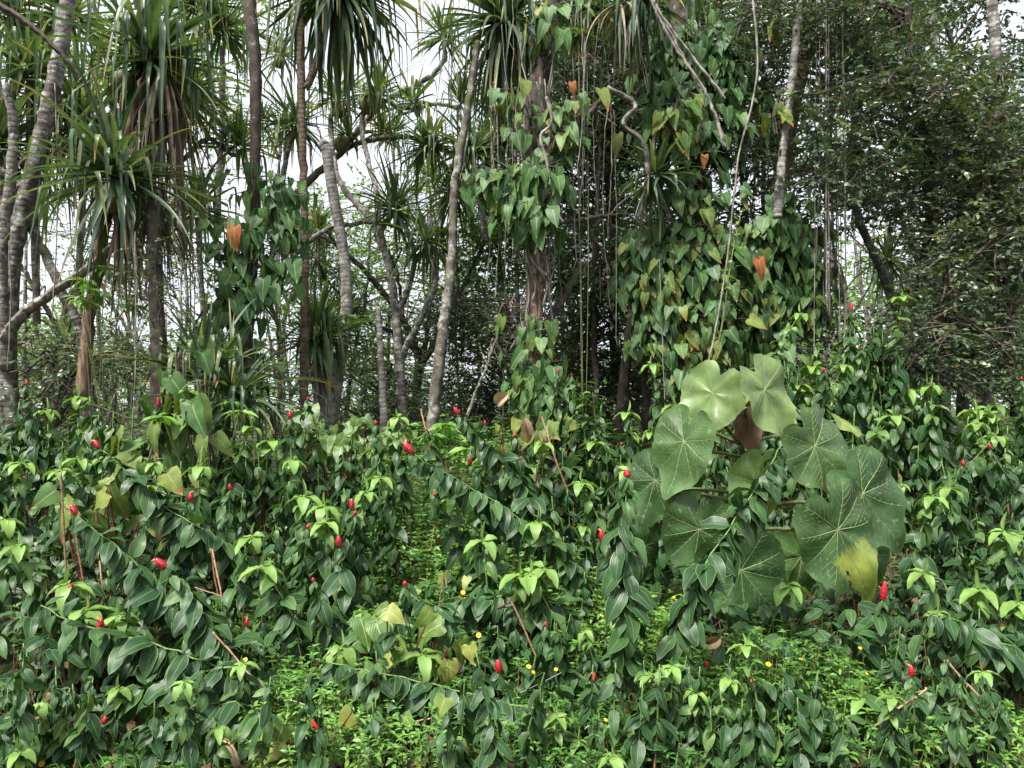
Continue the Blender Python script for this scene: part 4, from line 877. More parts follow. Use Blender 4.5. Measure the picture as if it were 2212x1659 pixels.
# far forest: one mass nobody could count
def far_forest():
    gl = G(); gt = G(); blobs = []; per = []
    for _ in range(150):
        x = rng.uniform(-34, 34); y = rng.uniform(24, 42); top = rng.uniform(2.0, 4.4) + 2.2 * (abs(x) > 12) + 2.5 * (x > 6)
        for z in np.arange(1.2, top, 1.4):
            blobs.append(((x + rng.normal(0, 0.5), y, z + rng.normal(0, 0.3)), (1.6, 1.4, 1.0))); per.append(30)
        gt.tube(smooth_path([(x, y, 0.5), (x + rng.normal(0, 0.4), y, top * 0.6), (x + rng.normal(0, 0.6), y, top + 0.8)], 8), np.linspace(0.12, 0.04, 8), 6)
    sprays(gl, None, blobs, per, 0.26, SM, 0.6, 6, 0.8, 0, (0.1, 0.9))
    tag(gl.build('far_forest', M['bright']), 'pale green leafy forest glimpsed far behind the trunks', 'forest', kind='stuff')
    tag(gt.build('far_trunks', M['bark_lichen']), 'thin grey trunks of the far forest', 'forest', kind='stuff')
far_forest()
for k in range(34):
    x = rng.uniform(-20, 2230); d = rng.uniform(12.5, 20)
    if 430 < x < 560: continue
    lean = rng.normal(0, 45); top = rng.uniform(80, 520)
    w0 = rng.uniform(4, 11); b = P(x, 900, d)
    side = 'left of the slim brown trunk' if x < 640 else 'between the slim and the leaning trunk' if x < 950 else 'right of the leaning trunk' if x < 1350 else 'at right'
    trunk_tree('far_tree', 'thin distant grey stem %s' % side, 'tree', [([(x, 900, d), (x + lean * .4, 700, d), (x + lean * .8 + rng.normal(0, 12), 480, d), (x + lean + rng.normal(0, 20), top, d)], w0, 3),
        ([(x + lean * .4, 700, d), (x + lean * .4 + rng.choice([-1, 1]) * rng.uniform(30, 70), 560, d), (x + lean * .4 + rng.choice([-1, 1]) * rng.uniform(50, 110), 430, d)], 4, 2)], ('bark_lichen', 'bark_pale_haze')[k % 2], 'thin distant stems ' + side, sides=6)
for k in range(16):
    x = rng.choice([rng.uniform(560, 1060), rng.uniform(0, 520), rng.uniform(1050, 1350)]); y = rng.uniform(140, 560); d = rng.uniform(13.5, 17)
    screw_pine('small distant screw pine crown ' + ('left of the slim brown trunk' if x < 640 else 'between the slim and the leaning trunk' if x < 980 else 'near the central tree'),
        [([(x + rng.normal(0, 30), 860, d), (x + rng.normal(0, 15), 700, d), (x + rng.normal(0, 8), (y + 700) / 2, d), (x, y + 8, d)], 8, 6)], [(x, y, d, rng.uniform(0.8, 1.15), 0.055, 60, (-50, 86), 0.6, 0.4)], mat='strap_far', group='small distant screw pine crowns', sides=6)

# ------------------------------------------------------------------ giant-leaf shrub
def giant_outline(th):
    """radius of the margin about the stalk, th = 0 at the leaf tip"""
    th = (th + math.pi) % (2 * math.pi) - math.pi
    a = abs(th)
    r = 0.49 + 0.20 * math.exp(-(a / 0.22) ** 2) + 0.05 * math.exp(-((a - 2.2) / 0.5) ** 2) + 0.06 * math.cos(a) + 0.03 * math.cos(2 * a)
    r -= 0.17 * math.exp(-((math.pi - a) / 0.2) ** 2)
    return r
VEIN_ANG = [0.0, 0.62, -0.62, 1.25, -1.25, 1.9, -1.9, 2.55, -2.55]
def giant_leaf(root, x, y, d, Lpx, ang, tilt_up=0.5, turn=0.0, rnd=0.6, tone=0.0, mat='giant', aspect=1.0, droop=0.75, cut=False, seed=0, stalk_to=None, label=None, yellow=False):
    rg = np.random.default_rng(seed + 100)
    L = 1.06 * Lpx / FPX * d; c = P(x, y, d)
    a = math.radians(ang)
    nrm = unit(np.array([math.sin(turn * 1.5 + rg.normal(0, 0.15)), -math.cos(turn), tilt_up * rg.uniform(0.8, 1.5)])); t = np.array([math.cos(a), 0, -math.sin(a)])
    F = frames(t[None], nrm[None].copy())[0]
    rag = rg.normal(0, 1, 9)
    def margin(th):
        r = giant_outline(th)
        for k in range(9): r += 0.006 * rag[k] * math.sin((k + 2) * th + rag[(k + 3) % 9] * 3)
        r += 0.007 * math.sin(26 * th + rag[0])
        return r
    segs = []                                        # veins in leaf plane
    def P2(r, th): return np.array([math.sin(th) * r * aspect, math.cos(th) * r])
    lines = []
    for k, va in enumerate(VEIN_ANG):
        R = margin(va) * 0.95
        bend = 0.25 * np.sign(va) * (abs(va) < 2)
        pl = [P2(R * s, va - bend * s * (1 - s) * 0.8) for s in np.linspace(0.0, 1, 9)]
        lines.append((np.array(pl), 0.0052 if k == 0 else 0.0036))
        for s in np.linspace(0.16, 0.88, 7 if k == 0 else 6):
            p0 = P2(R * s, va - bend * s * (1 - s) * 0.8)
            for sd in ((1, -1) if k == 0 else (np.sign(va), -np.sign(va))):
                th0 = va + sd * 0.85; q_ = p0.copy(); pl = [q_.copy()]
                for _s in range(14):
                    th0 -= sd * 0.035; q_ = q_ + P2(0.035, th0); tq = math.atan2(q_[0] / aspect, q_[1]); rq = math.hypot(q_[0] / aspect, q_[1])
                    dv = (tq - va + math.pi) % (2 * math.pi) - math.pi
                    if rq > margin(tq) * 0.96 or abs(dv) > (0.36 if not (abs(va) > 2 and abs(tq) > abs(va)) else 0.5): break
                    pl.append(q_.copy())
                if len(pl) > 2: lines.append((np.array(pl), 0.0014))
    allseg = np.vstack([np.hstack([q[:-1], q[1:]]) for q, _ in lines])
    def segdist(p):
        A = allseg[:, :2]; B = allseg[:, 2:]; AB = B - A
        tt = np.clip(((p - A) * AB).sum(1) / np.maximum((AB ** 2).sum(1), 1e-9), 0, 1)
        return np.sqrt((((A + AB * tt[:, None]) - p) ** 2).sum(1).min())
    ph = rg.uniform(0, 6, 3)
    th2 = lambda p: math.atan2(p[0], p[1])
    def height(p):
        rr = math.hypot(*p)
        z = -droop * (p[1] * 0.5 + 0.5) ** 2 * 0.45 - 0.25 * droop * p[0] ** 2 + 0.05 * rr
        z += 0.036 * math.sin(8 * p[0] + ph[0]) * rr * 2 + 0.032 * math.sin(9 * p[1] + ph[1]) * rr * 2 - 0.10 * rr * rr * math.cos(th2(p) + ph[0])
        z += 0.05 * rr * math.sin(6 * math.atan2(p[0], p[1]) + ph[2])
        return z
    NT, NR = 84, 12
    v = []; uv = []; rn = []; tn = []
    for i in range(NT + 1):
        th = -math.pi + 2 * math.pi * i / NT
        R = margin(th)
        for j in range(NR + 1):
            p = P2(R * (j / NR) ** 0.85, th)
            q = min(segdist(p), 0.05)
            v.append((p[0], p[1], height(p) + 0.22 * q)); uv.append((0.5 + p[0] * 0.5, 0.5 + p[1] * 0.5))
            pale = (q / 0.05) * 0.06 + 0.25 * max(0, j / NR - 0.75)
            rn.append(min(1, rnd + pale))
            yl = 0.62 if (yellow and p[1] > 0.22 and -0.3 < p[0] - 0.16 * math.sin(9 * p[1]) * 0.2 < 0.16) else tone + 0.12 * max(0, j / NR - 0.8)
            tn.append(yl)
    f = []; sizes = []
    for i in range(NT):
        th = -math.pi + 2 * math.pi * (i + .5) / NT
        for j in range(NR):
            if cut and j >= NR - 5 and abs(th - 0.14) < 0.15 and rg.random() < 0.42: continue
            b = i * (NR + 1) + j
            if j == 0: f += [b, b + NR + 2, b + 1]; sizes.append(3)
            else: f += [b, b + NR + 1, b + NR + 2, b + 1]; sizes.append(4)
    lv = np.array(v) * L
    g = G(); g.raw(lv @ F.T + c, f, sizes, uv, np.array(rn), np.array(tn))
    lf = g.build('leaf', M[mat], root)
    if label: lf['label'] = label
    gv = G()
    for q, w in lines:
        qq = smooth_path(np.hstack([q, np.zeros((len(q), 1))]), 12 if len(q) > 3 else 6)
        p3 = np.array([(a_[0], a_[1], height(a_[:2]) + 0.22 * min(segdist(a_[:2]), 0.05) + 0.0015) for a_ in qq]) * L
        gv.tube(p3 @ F.T + c, np.linspace(w, w * 0.4, len(p3)) * L * 1.15, 5, cap=False)
    gv.build('veins', M['vein_brown' if mat == 'giant_brown' else 'vein'], lf)
    if stalk_to is not None:
        gp = G(); s1 = np.asarray(stalk_to); back = -F[:, 2]
        a0 = c + F @ np.array([0, 0, height((0, 0)) * L])
        gp.tube(smooth_path([a0 + back * 0.01, a0 + back * 0.16 + np.array([0, 0, -0.05]), (a0 + s1) / 2 + np.array([0, 0.12, -0.02]), s1], 16), np.linspace(0.010, 0.014, 16), 7)
        gp.build('leaf_stalk', M['petiole'], lf)
    return lf
gx = P(1610, 1150, 5.3)
gbase = np.array([gx[0], 5.3, float(gz(gx[0], 5.3))])
shrub = thing('giant_leaf_shrub', gbase, 'shrub with enormous round pale-veined leaves right of centre', 'shrub')
gg = G(); top = P(1600, 960, 5.35)
gg.tube(smooth_path([gbase, gbase + [0.05, 0, 0.4], (gbase + top) / 2 + [0.1, 0, 0.1], top], 20), np.linspace(0.035, 0.022, 20), 9, 0.05)
gg.build('stem', M['bark_brown'], shrub)
spath = smooth_path([gbase, gbase + [0.05, 0, 0.4], (gbase + top) / 2 + [0.1, 0, 0.1], top], 20)
for k, kw in enumerate([
    dict(x=1823, y=1145, d=4.45, Lpx=222, ang=62, tilt_up=0.45, turn=0.15, rnd=0.25, aspect=0.97, cut=True, yellow=True, label='largest leaf, dark with a yellowed holed tip'),
    dict(x=1876, y=1065, d=4.65, Lpx=195, ang=50, tilt_up=0.5, turn=0.1, rnd=0.12),
    dict(x=1770, y=961, d=4.75, Lpx=172, ang=48, tilt_up=0.6, turn=-0.2, rnd=0.35),
    dict(x=1663, y=838, d=4.85, Lpx=160, ang=58, tilt_up=0.75, turn=0.2, rnd=0.8, label='palest leaf at the top'),
    dict(x=1537, y=846, d=4.95, Lpx=140, ang=118, tilt_up=0.7, turn=-0.2, rnd=0.75),
    dict(x=1470, y=950, d=4.75, Lpx=165, ang=112, tilt_up=0.5, turn=-0.5, rnd=0.35, aspect=0.95),
    dict(x=1412, y=1036, d=4.95, Lpx=135, ang=110, tilt_up=0.5, turn=-0.4, rnd=0.1),
    dict(x=1648, y=1046, d=4.55, Lpx=172, ang=88, tilt_up=0.45, turn=0.3, rnd=0.6, aspect=0.95),
    dict(x=1513, y=1146, d=4.75, Lpx=160, ang=98, tilt_up=0.35, turn=-0.3, rnd=0.2),
    dict(x=1604, y=1236, d=4.35, Lpx=195, ang=84, tilt_up=0.4, turn=-0.2, rnd=0.15),
    dict(x=1737, y=1204, d=4.6, Lpx=140, ang=98, tilt_up=0.35, turn=0.1, rnd=0.35, aspect=1.05, droop=0.6, label='crumpled olive leaf low in the shrub'),
    dict(x=1622, y=868, d=5.15, Lpx=140, ang=75, tilt_up=0.15, turn=0.4, rnd=0.5, mat='giant_brown', aspect=0.85, label='brown underside turned to the viewer'),
    dict(x=1592, y=842, d=5.05, Lpx=85, ang=130, tilt_up=0.9, turn=0.3, rnd=0.6, tone=0.7, label='yellow leaf, backlight put into its colour'),  # yellow tone paints the light shining through this underside
    dict(x=1545, y=915, d=5.15, Lpx=100, ang=110, tilt_up=0.3, turn=0.9, rnd=0.6, tone=0.6, label='yellow-green leaf edge on, backlight put into its colour'),  # backlight painted as a yellow-green tone
    dict(x=1470, y=1045, d=5.3, Lpx=110, ang=95, tilt_up=0.3, turn=0.2, rnd=0.1),
    dict(x=1400, y=1180, d=5.0, Lpx=110, ang=95, tilt_up=0.3, turn=0.2, rnd=0.05),
    dict(x=1823, y=905, d=5.2, Lpx=80, ang=20, tilt_up=1.4, turn=0.2, rnd=0.5, tone=0.3),
    dict(x=1880, y=1195, d=5.0, Lpx=130, ang=80, tilt_up=0.4, turn=0.1, rnd=0.05)]):
    zt = P(kw['x'], kw['y'], kw['d'])[2]
    idx = int(np.argmin(abs(spath[:, 2] - (zt - 0.15))))
    giant_leaf(shrub, seed=k, stalk_to=spath[idx], **kw)

# ------------------------------------------------------------------ spiral ginger
def cone_mesh(name, mat, squat=1.0, n=9, open_=0.0):
    g = G(); r0 = 0.017; h = 0.062 * squat
    v = []; uv = []; rings = 22; seg = 20
    for i in range(rings + 1):
        t = i / rings
        prof = (math.sin(math.pi * min(1, 0.12 + 0.88 * t)) ** 0.55) * (1 - 0.25 * t) if t < 1 else 0.05
        for j in range(seg + 1):
            p = 2 * math.pi * (j % seg) / seg
            s = (5 * p / (2 * math.pi) + t * n) % 1.0
            s2 = (3 * p / (2 * math.pi) - t * n * 0.8) % 1.0
            b = 1 + (0.38 + open_) * (abs(math.sin(math.pi * s)) * abs(math.sin(math.pi * s2)) - 0.35)
            v.append((r0 * prof * b * math.cos(p), r0 * prof * b * math.sin(p), h * t)); uv.append((j / seg, t))
    f = []
    for i in range(rings):
        for j in range(seg):
            q = i * (seg + 1) + j; f += [q, q + 1, q + seg + 2, q + seg + 1]
    g.raw(v, f, np.full(rings * seg, 4), uv)
    o = g.build(name, mat); me = o.data; bpy.data.objects.remove(o); return me
CONE = {'c': cone_mesh('flower_cone', M['cone']), 'b': cone_mesh('flower_cone', M['cone'], 0.62), 'l': cone_mesh('flower_cone', M['cone'], 1.7, 15), 'o': cone_mesh('flower_cone', M['cone_old'], 1.3, 12, 0.3)}
def flower_mesh():
    g = G(); q = smooth_path([(0, 0, 0.045), (0.008, 0, 0.058), (0.022, 0, 0.064)], 6); g.tube(q, [0.003, 0.005, 0.006, 0.006, 0.005, 0.003], 7)
    o = g.build('flower', M['flower']); me = o.data; bpy.data.objects.remove(o); return me
FLOWER = flower_mesh()

def ginger(path, label, group=None, cone=None, tips=False, leaf=0.142, bare=0.4, size=1.0, cs=1.0, flower=False, dense=1.0, root=None, rr=(0, 1), name='ginger_plant', droop=0.9, lift=0.0, thick=0.0075):
    path = np.asarray(path, float)
    ln = np.concatenate([[0], np.cumsum(np.linalg.norm(np.diff(path, axis=0), axis=1))]); T = ln[-1]
    base = path[0]
    if root is None: root = thing(name, base, label, 'plant', group)
    tt = np.linspace(0, 1, len(path))
    g = G(); fr = ln / T
    g.tube(path, thick * (1.15 - 0.5 * fr), 6, 0.03, tone=np.repeat(np.clip((fr - bare) / 0.25 + 0.35, 0, 1), 7))
    g.build('stem', M['cane'], root)
    n = max(6, int((T * (1 - bare)) / 0.0235 * dense)); s = T * (bare + (1 - bare) * np.linspace(0, 1, n) ** 0.9)
    Q = np.stack([np.interp(s, ln, path[:, i]) for i in range(3)], 1)
    tg = unit(np.stack([np.interp(s, ln, np.gradient(path[:, i], ln)) for i in range(3)], 1))
    f = (s / T - bare) / (1 - bare)
    ph = rng.uniform(0, 6.28) + np.arange(n) * rng.choice([-1, 1]) * rng.uniform(0.85, 1.25) + rng.normal(0, 0.2, n)
    ref = np.where(abs(tg[:, 2:3]) > 0.93, np.array([[1.0, 0, 0]]), np.array([[0, 0, 1.0]]))
    a = unit(np.cross(tg, ref)); b = np.cross(tg, a)
    out = np.cos(ph)[:, None] * a + np.sin(ph)[:, None] * b
    youngf = np.clip((f - (1 - (0.30 if tips else 0.0))) / 0.25, 0, 1) if tips else np.zeros(n)
    dr = (droop * (1 - 0.75 * youngf) * rng.uniform(0.7, 1.25, n))[:, None]
    dirs = out * (0.75 + 0.25 * youngf[:, None]) + np.array([0, 0, -1.0]) * dr + tg * (0.25 + 0.2 * youngf[:, None]) + rndv(n, 0.24)
    ups = out * (0.9 - 0.5 * youngf[:, None]) + np.array([0, -0.15, 0.55]) + rndv(n, 0.18)
    ls = 1.08 * leaf * size * (0.72 + 0.5 * np.sin(np.pi * np.clip(f * 0.9 + 0.08, 0, 1))) * rng.uniform(0.85, 1.12, n)
    if tips: ls *= 1 - 0.25 * youngf
    else: ls *= 1 - 0.35 * np.clip((f - 0.8) / 0.2, 0, 1)
    gl = G(); O = Q + out * 0.006
    ls = ls * np.where(rng.random(n) < 0.10, 0.35, 1.0) * rng.uniform(0.8, 1.12, n)
    yg = youngf > 0.35
    tone = youngf * 0.95
    rnd = np.clip(rng.uniform(rr[0], rr[1], n) ** 1.6 + 0.1 * f, 0, 1)
    put_leaves(gl, GL, dirs[~yg], ups[~yg], O[~yg], ls[~yg], tone[~yg], rnd[~yg])
    put_leaves(gl, GLY, dirs[yg], ups[yg], O[yg], ls[yg], tone[yg], rnd[yg])
    if tips:
        tp = path[-1]
        put_leaves(gl, [ROLL], [[rng.normal(0, .15), rng.normal(0, .15), 1]], [[rng.normal(), rng.normal(), 0.1]], [tp], leaf * rng.uniform(0.55, 0.9), 0.9, np.array([0.5]))
        m = 5; p2 = rng.uniform(0, 6.28) + np.arange(m) * 1.35
        o2 = np.stack([np.cos(p2), np.sin(p2), np.full(m, -0.1)], 1)
        put_leaves(gl, GLY, o2 + rndv(m, 0.1), np.array([[0, 0, 1.0]]) + o2 * 0.2, np.repeat(tp[None] - [0, 0, 0.01], m, 0), leaf * size * rng.uniform(0.95, 1.25, m), 0.9, rng.random(m))
    elif cone:
        m = 4; p2 = rng.uniform(0, 6.28) + np.arange(m) * 1.6
        o2 = np.stack([np.cos(p2), np.sin(p2), np.full(m, -0.35)], 1)
        put_leaves(gl, GL, o2 + np.array([[0, 0, -0.8]]), np.array([[0, 0, 0.5]]) + o2, np.repeat(path[-1][None] - [0, 0, 0.01], m, 0), leaf * size * rng.uniform(0.5, 0.7, m), 0.1, rng.random(m) * 0.5)
    gl.build('foliage', M['ginger'], root)
    if cone:
        o = bpy.data.objects.new('flower_cone', CONE[cone]); scene.collection.objects.link(o); o.parent = root
        o.location = [float(c) for c in (path[-1] - base)]
        dz = unit(tg[-1] * (0.5 if lift == 0 else 1.0) + np.array([0, 0, 0.9 - lift]) + rng.normal(0, 0.1, 3))
        o.rotation_euler = Vector(dz).to_track_quat('Z', 'Y').to_euler(); k = size * cs * 1.15; o.scale = (k * 1.12, k * 1.12, k)
        if flower:
            q = bpy.data.objects.new('flower', FLOWER); scene.collection.objects.link(q); q.parent = o
            q.rotation_euler = (0, 0, rng.uniform(2, 4.5))
    return root

def depth_of(y):
    return float(np.interp(y, [640, 850, 1000, 1100, 1200, 1350, 1500, 1620], [7.4, 6.7, 5.6, 4.95, 4.45, 4.05, 3.75, 3.55]))
def stalk_path(x, y, d=None, lean=None, n=18, bow=None):
    d = d or depth_of(y); T = P(x, y, d)
    H = max(0.25, T[2] - float(gz(T[0], d)))
    lean = lean if lean is not None else rng.normal(0, 0.18)
    bx = T[0] - lean * H; by = d + rng.uniform(-0.05, 0.25) * H
    B = np.array([bx, by, float(gz(bx, by)) - 0.02])
    bow = bow if bow is not None else rng.normal(0, 0.05)
    mid = (B + T) / 2 + np.array([-lean * H * 0.22 + bow, 0, 0.04 * H])
    return smooth_path([B, mid, T], n)
GC = 'ginger stalks tipped with a red flower cone'
GT = 'ginger stalks tipped with lime green young leaves'
# x, y, kind, size, lean, where (reads "... ginger stalk <where>")
CONES = [
 (626, 903, 'c', 1.15, 0.1, 'with flowering cone just left of the slim brown trunk', 1), (665, 864, 'b', .8, .15, 'tallest in front of the slim brown trunk, cone small', 0),
 (497, 1058, 'c', .9, .1, 'just right of the lime-tipped one below the bronze climber', 0), (411, 1082, 'c', 1.05, .1, 'below the bronze-leaved climber, cone with pale tip', 1),
 (152, 1272, 'b', .85, .1, 'low near the left edge beside a lime whorl', 0), (216, 1362, 'c', 1.1, .1, 'with open orange flower low at left', 1),
 (533, 1352, 'c', .8, -.1, 'isolated in the open herbs at lower left', 1), (467, 826, 'c', .8, .0, 'standing before the sword-leaved screw pine', 0),
 (343, 880, 'l', 1.0, .05, 'with long dark cone left of the bronze climber', 0), (58, 832, 'c', .8, .05, 'highest at the left edge', 0),
 (665, 1141, 'b', .9, .1, 'left of the pair in the middle of the thicket, cone round', 0), (677, 1256, 'b', .7, .05, 'small and low in the middle left thicket', 0),
 (732, 1180, 'c', 1., .1, 'central left with plump egg-shaped cone', 0), (760, 1098, 'c', 1.1, .1, 'with tall smooth cone above the centre left thicket', 0),
 (767, 1112, 'b', .8, .3, 'half hidden right behind the tall smooth cone', 0), (812, 918, 'c', .75, .0, 'in front of the broken-topped pale stem', 0),
 (875, 1265, 'b', .8, -.1, 'over the herb clearing in the centre', 0), (921, 930, 'b', .6, 0, 'tiny, between the forked pale stem and the leaning trunk', 0),
 (941, 1072, 'b', .8, -.3, 'arching over the central herb clearing', 1), (1048, 918, 'c', .9, -.1, 'with smooth cone left of the central tree base', 0),
 (1022, 963, 'c', .75, -.2, 'short coned, over the gap in the centre', 0), (1017, 1003, 'c', 1., -.3, 'with ragged brownish cone over the centre gap', 0),
 (1060, 1000, 'b', .9, -.35, 'with round cone below the ragged one', 0), (1113, 943, 'b', .7, -.1, 'left of the lower central trunk, small cone', 0),
 (1206, 806, 'c', .8, 0, 'slender and tall right of the central tree', 0), (1235, 812, 'b', .6, 0, 'with tiny cone on the tall leafy shoot right of the central tree', 0),
 (1078, 1452, 'c', 1.2, .05, 'nearest the middle of the foreground with large plump cone', 0), (1283, 1472, 'c', .8, -.1, 'in foreground herbs with orange flower beside its cone', 1),
 (1301, 1168, 'c', 1.1, -.25, 'left of the giant-leaf shrub with orange flower', 1), (1342, 962, 'b', .7, 0, 'far, left above the giant-leaf shrub', 0),
 (1355, 902, 'b', .6, .05, 'small coned in the shade beside dark trunks', 0), (1467, 1083, 'c', 1.05, .15, 'in front of the left giant leaves', 0),
 (1518, 1242, 'c', .95, .2, 'in front of the lowest left giant leaf', 0), (1179, 1352, 'b', .8, .1, 'with barely opened cone deep in centre right shade', 0),
 (1626, 1484, 'c', .9, -.2, 'in foreground right of centre with slim cone', 0), (1517, 1538, 'b', .9, .1, 'lowest of the foreground right, leaves in a fan', 0),
 (1907, 1295, 'l', 1.2, .1, 'with longest finger-like cone below the holed giant leaf', 0), (1969, 1460, 'c', .9, -.1, 'low at right with orange flower', 1),
 (2122, 1447, 'c', 1.0, .1, 'near the right foreground corner', 0), (2138, 970, 'c', .9, -.3, 'with tilted scaly cone near the right edge', 0),
 (2080, 1006, 'c', .7, .2, 'right of the giant-leaf shrub, half hidden cone', 0), (1780, 804, 'c', .8, 0, 'above the pale top giant leaf, against roots', 0),
 (1803, 1020, 'b', .9, -.05, 'in front of the dark giant leaves on the right', 0), (1668, 848, 'b', .9, -.05, 'crossing the palest giant leaf', 0),
 (1839, 672, 'l', .9, .05, 'topmost in the bright gap with brown-red cone', 0), (1861, 754, 'b', .7, -.1, 'with round cone below the topmost one in the bright gap', 0),
 (2207, 820, 'b', .9, .0, 'cut by the right edge high up', 0),
 (890, 665, 'b', .1, .0, '', 0)]
for (x, y, kind, cs, lean, where, fl) in CONES:
    if not where: continue
    sz = float(rng.uniform(0.95, 1.12))
    ginger(stalk_path(x, y, lean=lean), 'ginger stalk ' + where, GC, cone=kind, size=sz * float(rng.uniform(0.85, 1.1)), cs=cs * 0.78, flower=bool(fl), bare=rng.uniform(0.25, 0.45), rr=(0, 0.7))
TIPS = [
 (47, 997, 'near the left edge, upright rolled leaf'), (132, 1015, 'second from the left edge with tall rolled leaf'), (172, 990, 'with leaning rolled leaf right of the second one'), (432, 1006, 'below the bronze-leaved climber'),
 (38, 1176, 'broad and bright at the left edge'), (542, 921, 'left under the drooping screw pine leaves'), (545, 1156, 'small, at centre left'), (567, 1223, 'low at centre left beside bare canes'),
 (631, 992, 'wide-spread beneath the slim brown trunk'), (821, 1030, 'bending over left of the forked pale stem base'), (792, 1062, 'just below left of the bending one'), (657, 1070, 'with closed erect whorl, centre left'),
 (701, 1092, 'spreading, right of the closed whorl'), (704, 1126, 'directly below the spreading one'), (859, 900, 'touching the forked pale stem'), (976, 1076, 'alone above the central herb clearing'),
 (1047, 986, 'small and bright on the arching group'), (1044, 1166, 'over the clearing with rolled spear'), (1159, 1126, 'large rosette in the exact middle foreground'), (1171, 956, 'tall and twisted right of the central tree base'),
 (1144, 1236, 'below the large middle rosette, left one of a pair'), (1176, 1226, 'below the large middle rosette, right one of a pair'), (1361, 1014, 'in front of the left giant leaves with bud'), (1256, 1040, 'between the central tree and the giant leaves'),
 (1461, 874, 'over the upper left giant leaf'), (1355, 890, 'in the shade above the left giant leaves'), (1543, 836, 'in front of the top left giant leaf'), (1407, 786, 'tallest, left of the giant-leaf shrub'),
 (1706, 918, 'between the palest and the middle giant leaf'), (2010, 832, 'tall with rain drops right of the giant leaves'), (1931, 896, 'left of the tall droplet-covered one'), (2051, 1052, 'broad bright whorl right of the dark giant leaves'),
 (2016, 1070, 'tucked left of the broad bright whorl'), (1996, 1234, 'right of the holed giant leaf tip'), (2119, 1272, 'toward the right edge, arching whorl'), (1703, 1260, 'below the crumpled giant leaf'),
 (2169, 1146, 'upper of two at the right edge'), (2113, 912, 'with curled tendril at upper right'), (2151, 940, 'with broad fresh leaf above the tilted cone'), (1823, 786, 'above the top giant leaf in the bright gap'),
 (1729, 676, 'against the right leaf curtain'), (1947, 641, 'high, before the small-leaved tree'), (146, 1260, 'beside the low round cone at left'), (258, 1328, 'right of the open orange flower'),
 (187, 1316, 'left of the open orange flower'), (912, 1412, 'foreground centre with tall folded leaf'), (736, 1396, 'foreground left of centre, small leaves'), (1123, 1240, 'half behind the middle pair'),
 (1863, 1508, 'low in the right foreground'), (2200, 1300, 'cut by the right edge'), (10, 1120, 'cut by the left edge')]
for (x, y, where) in TIPS:
    ginger(stalk_path(x, y), 'lime-tipped ginger stalk ' + where, GT, tips=True, size=float(rng.uniform(0.95, 1.15)), bare=rng.uniform(0.2, 0.4), rr=(0, 0.8))
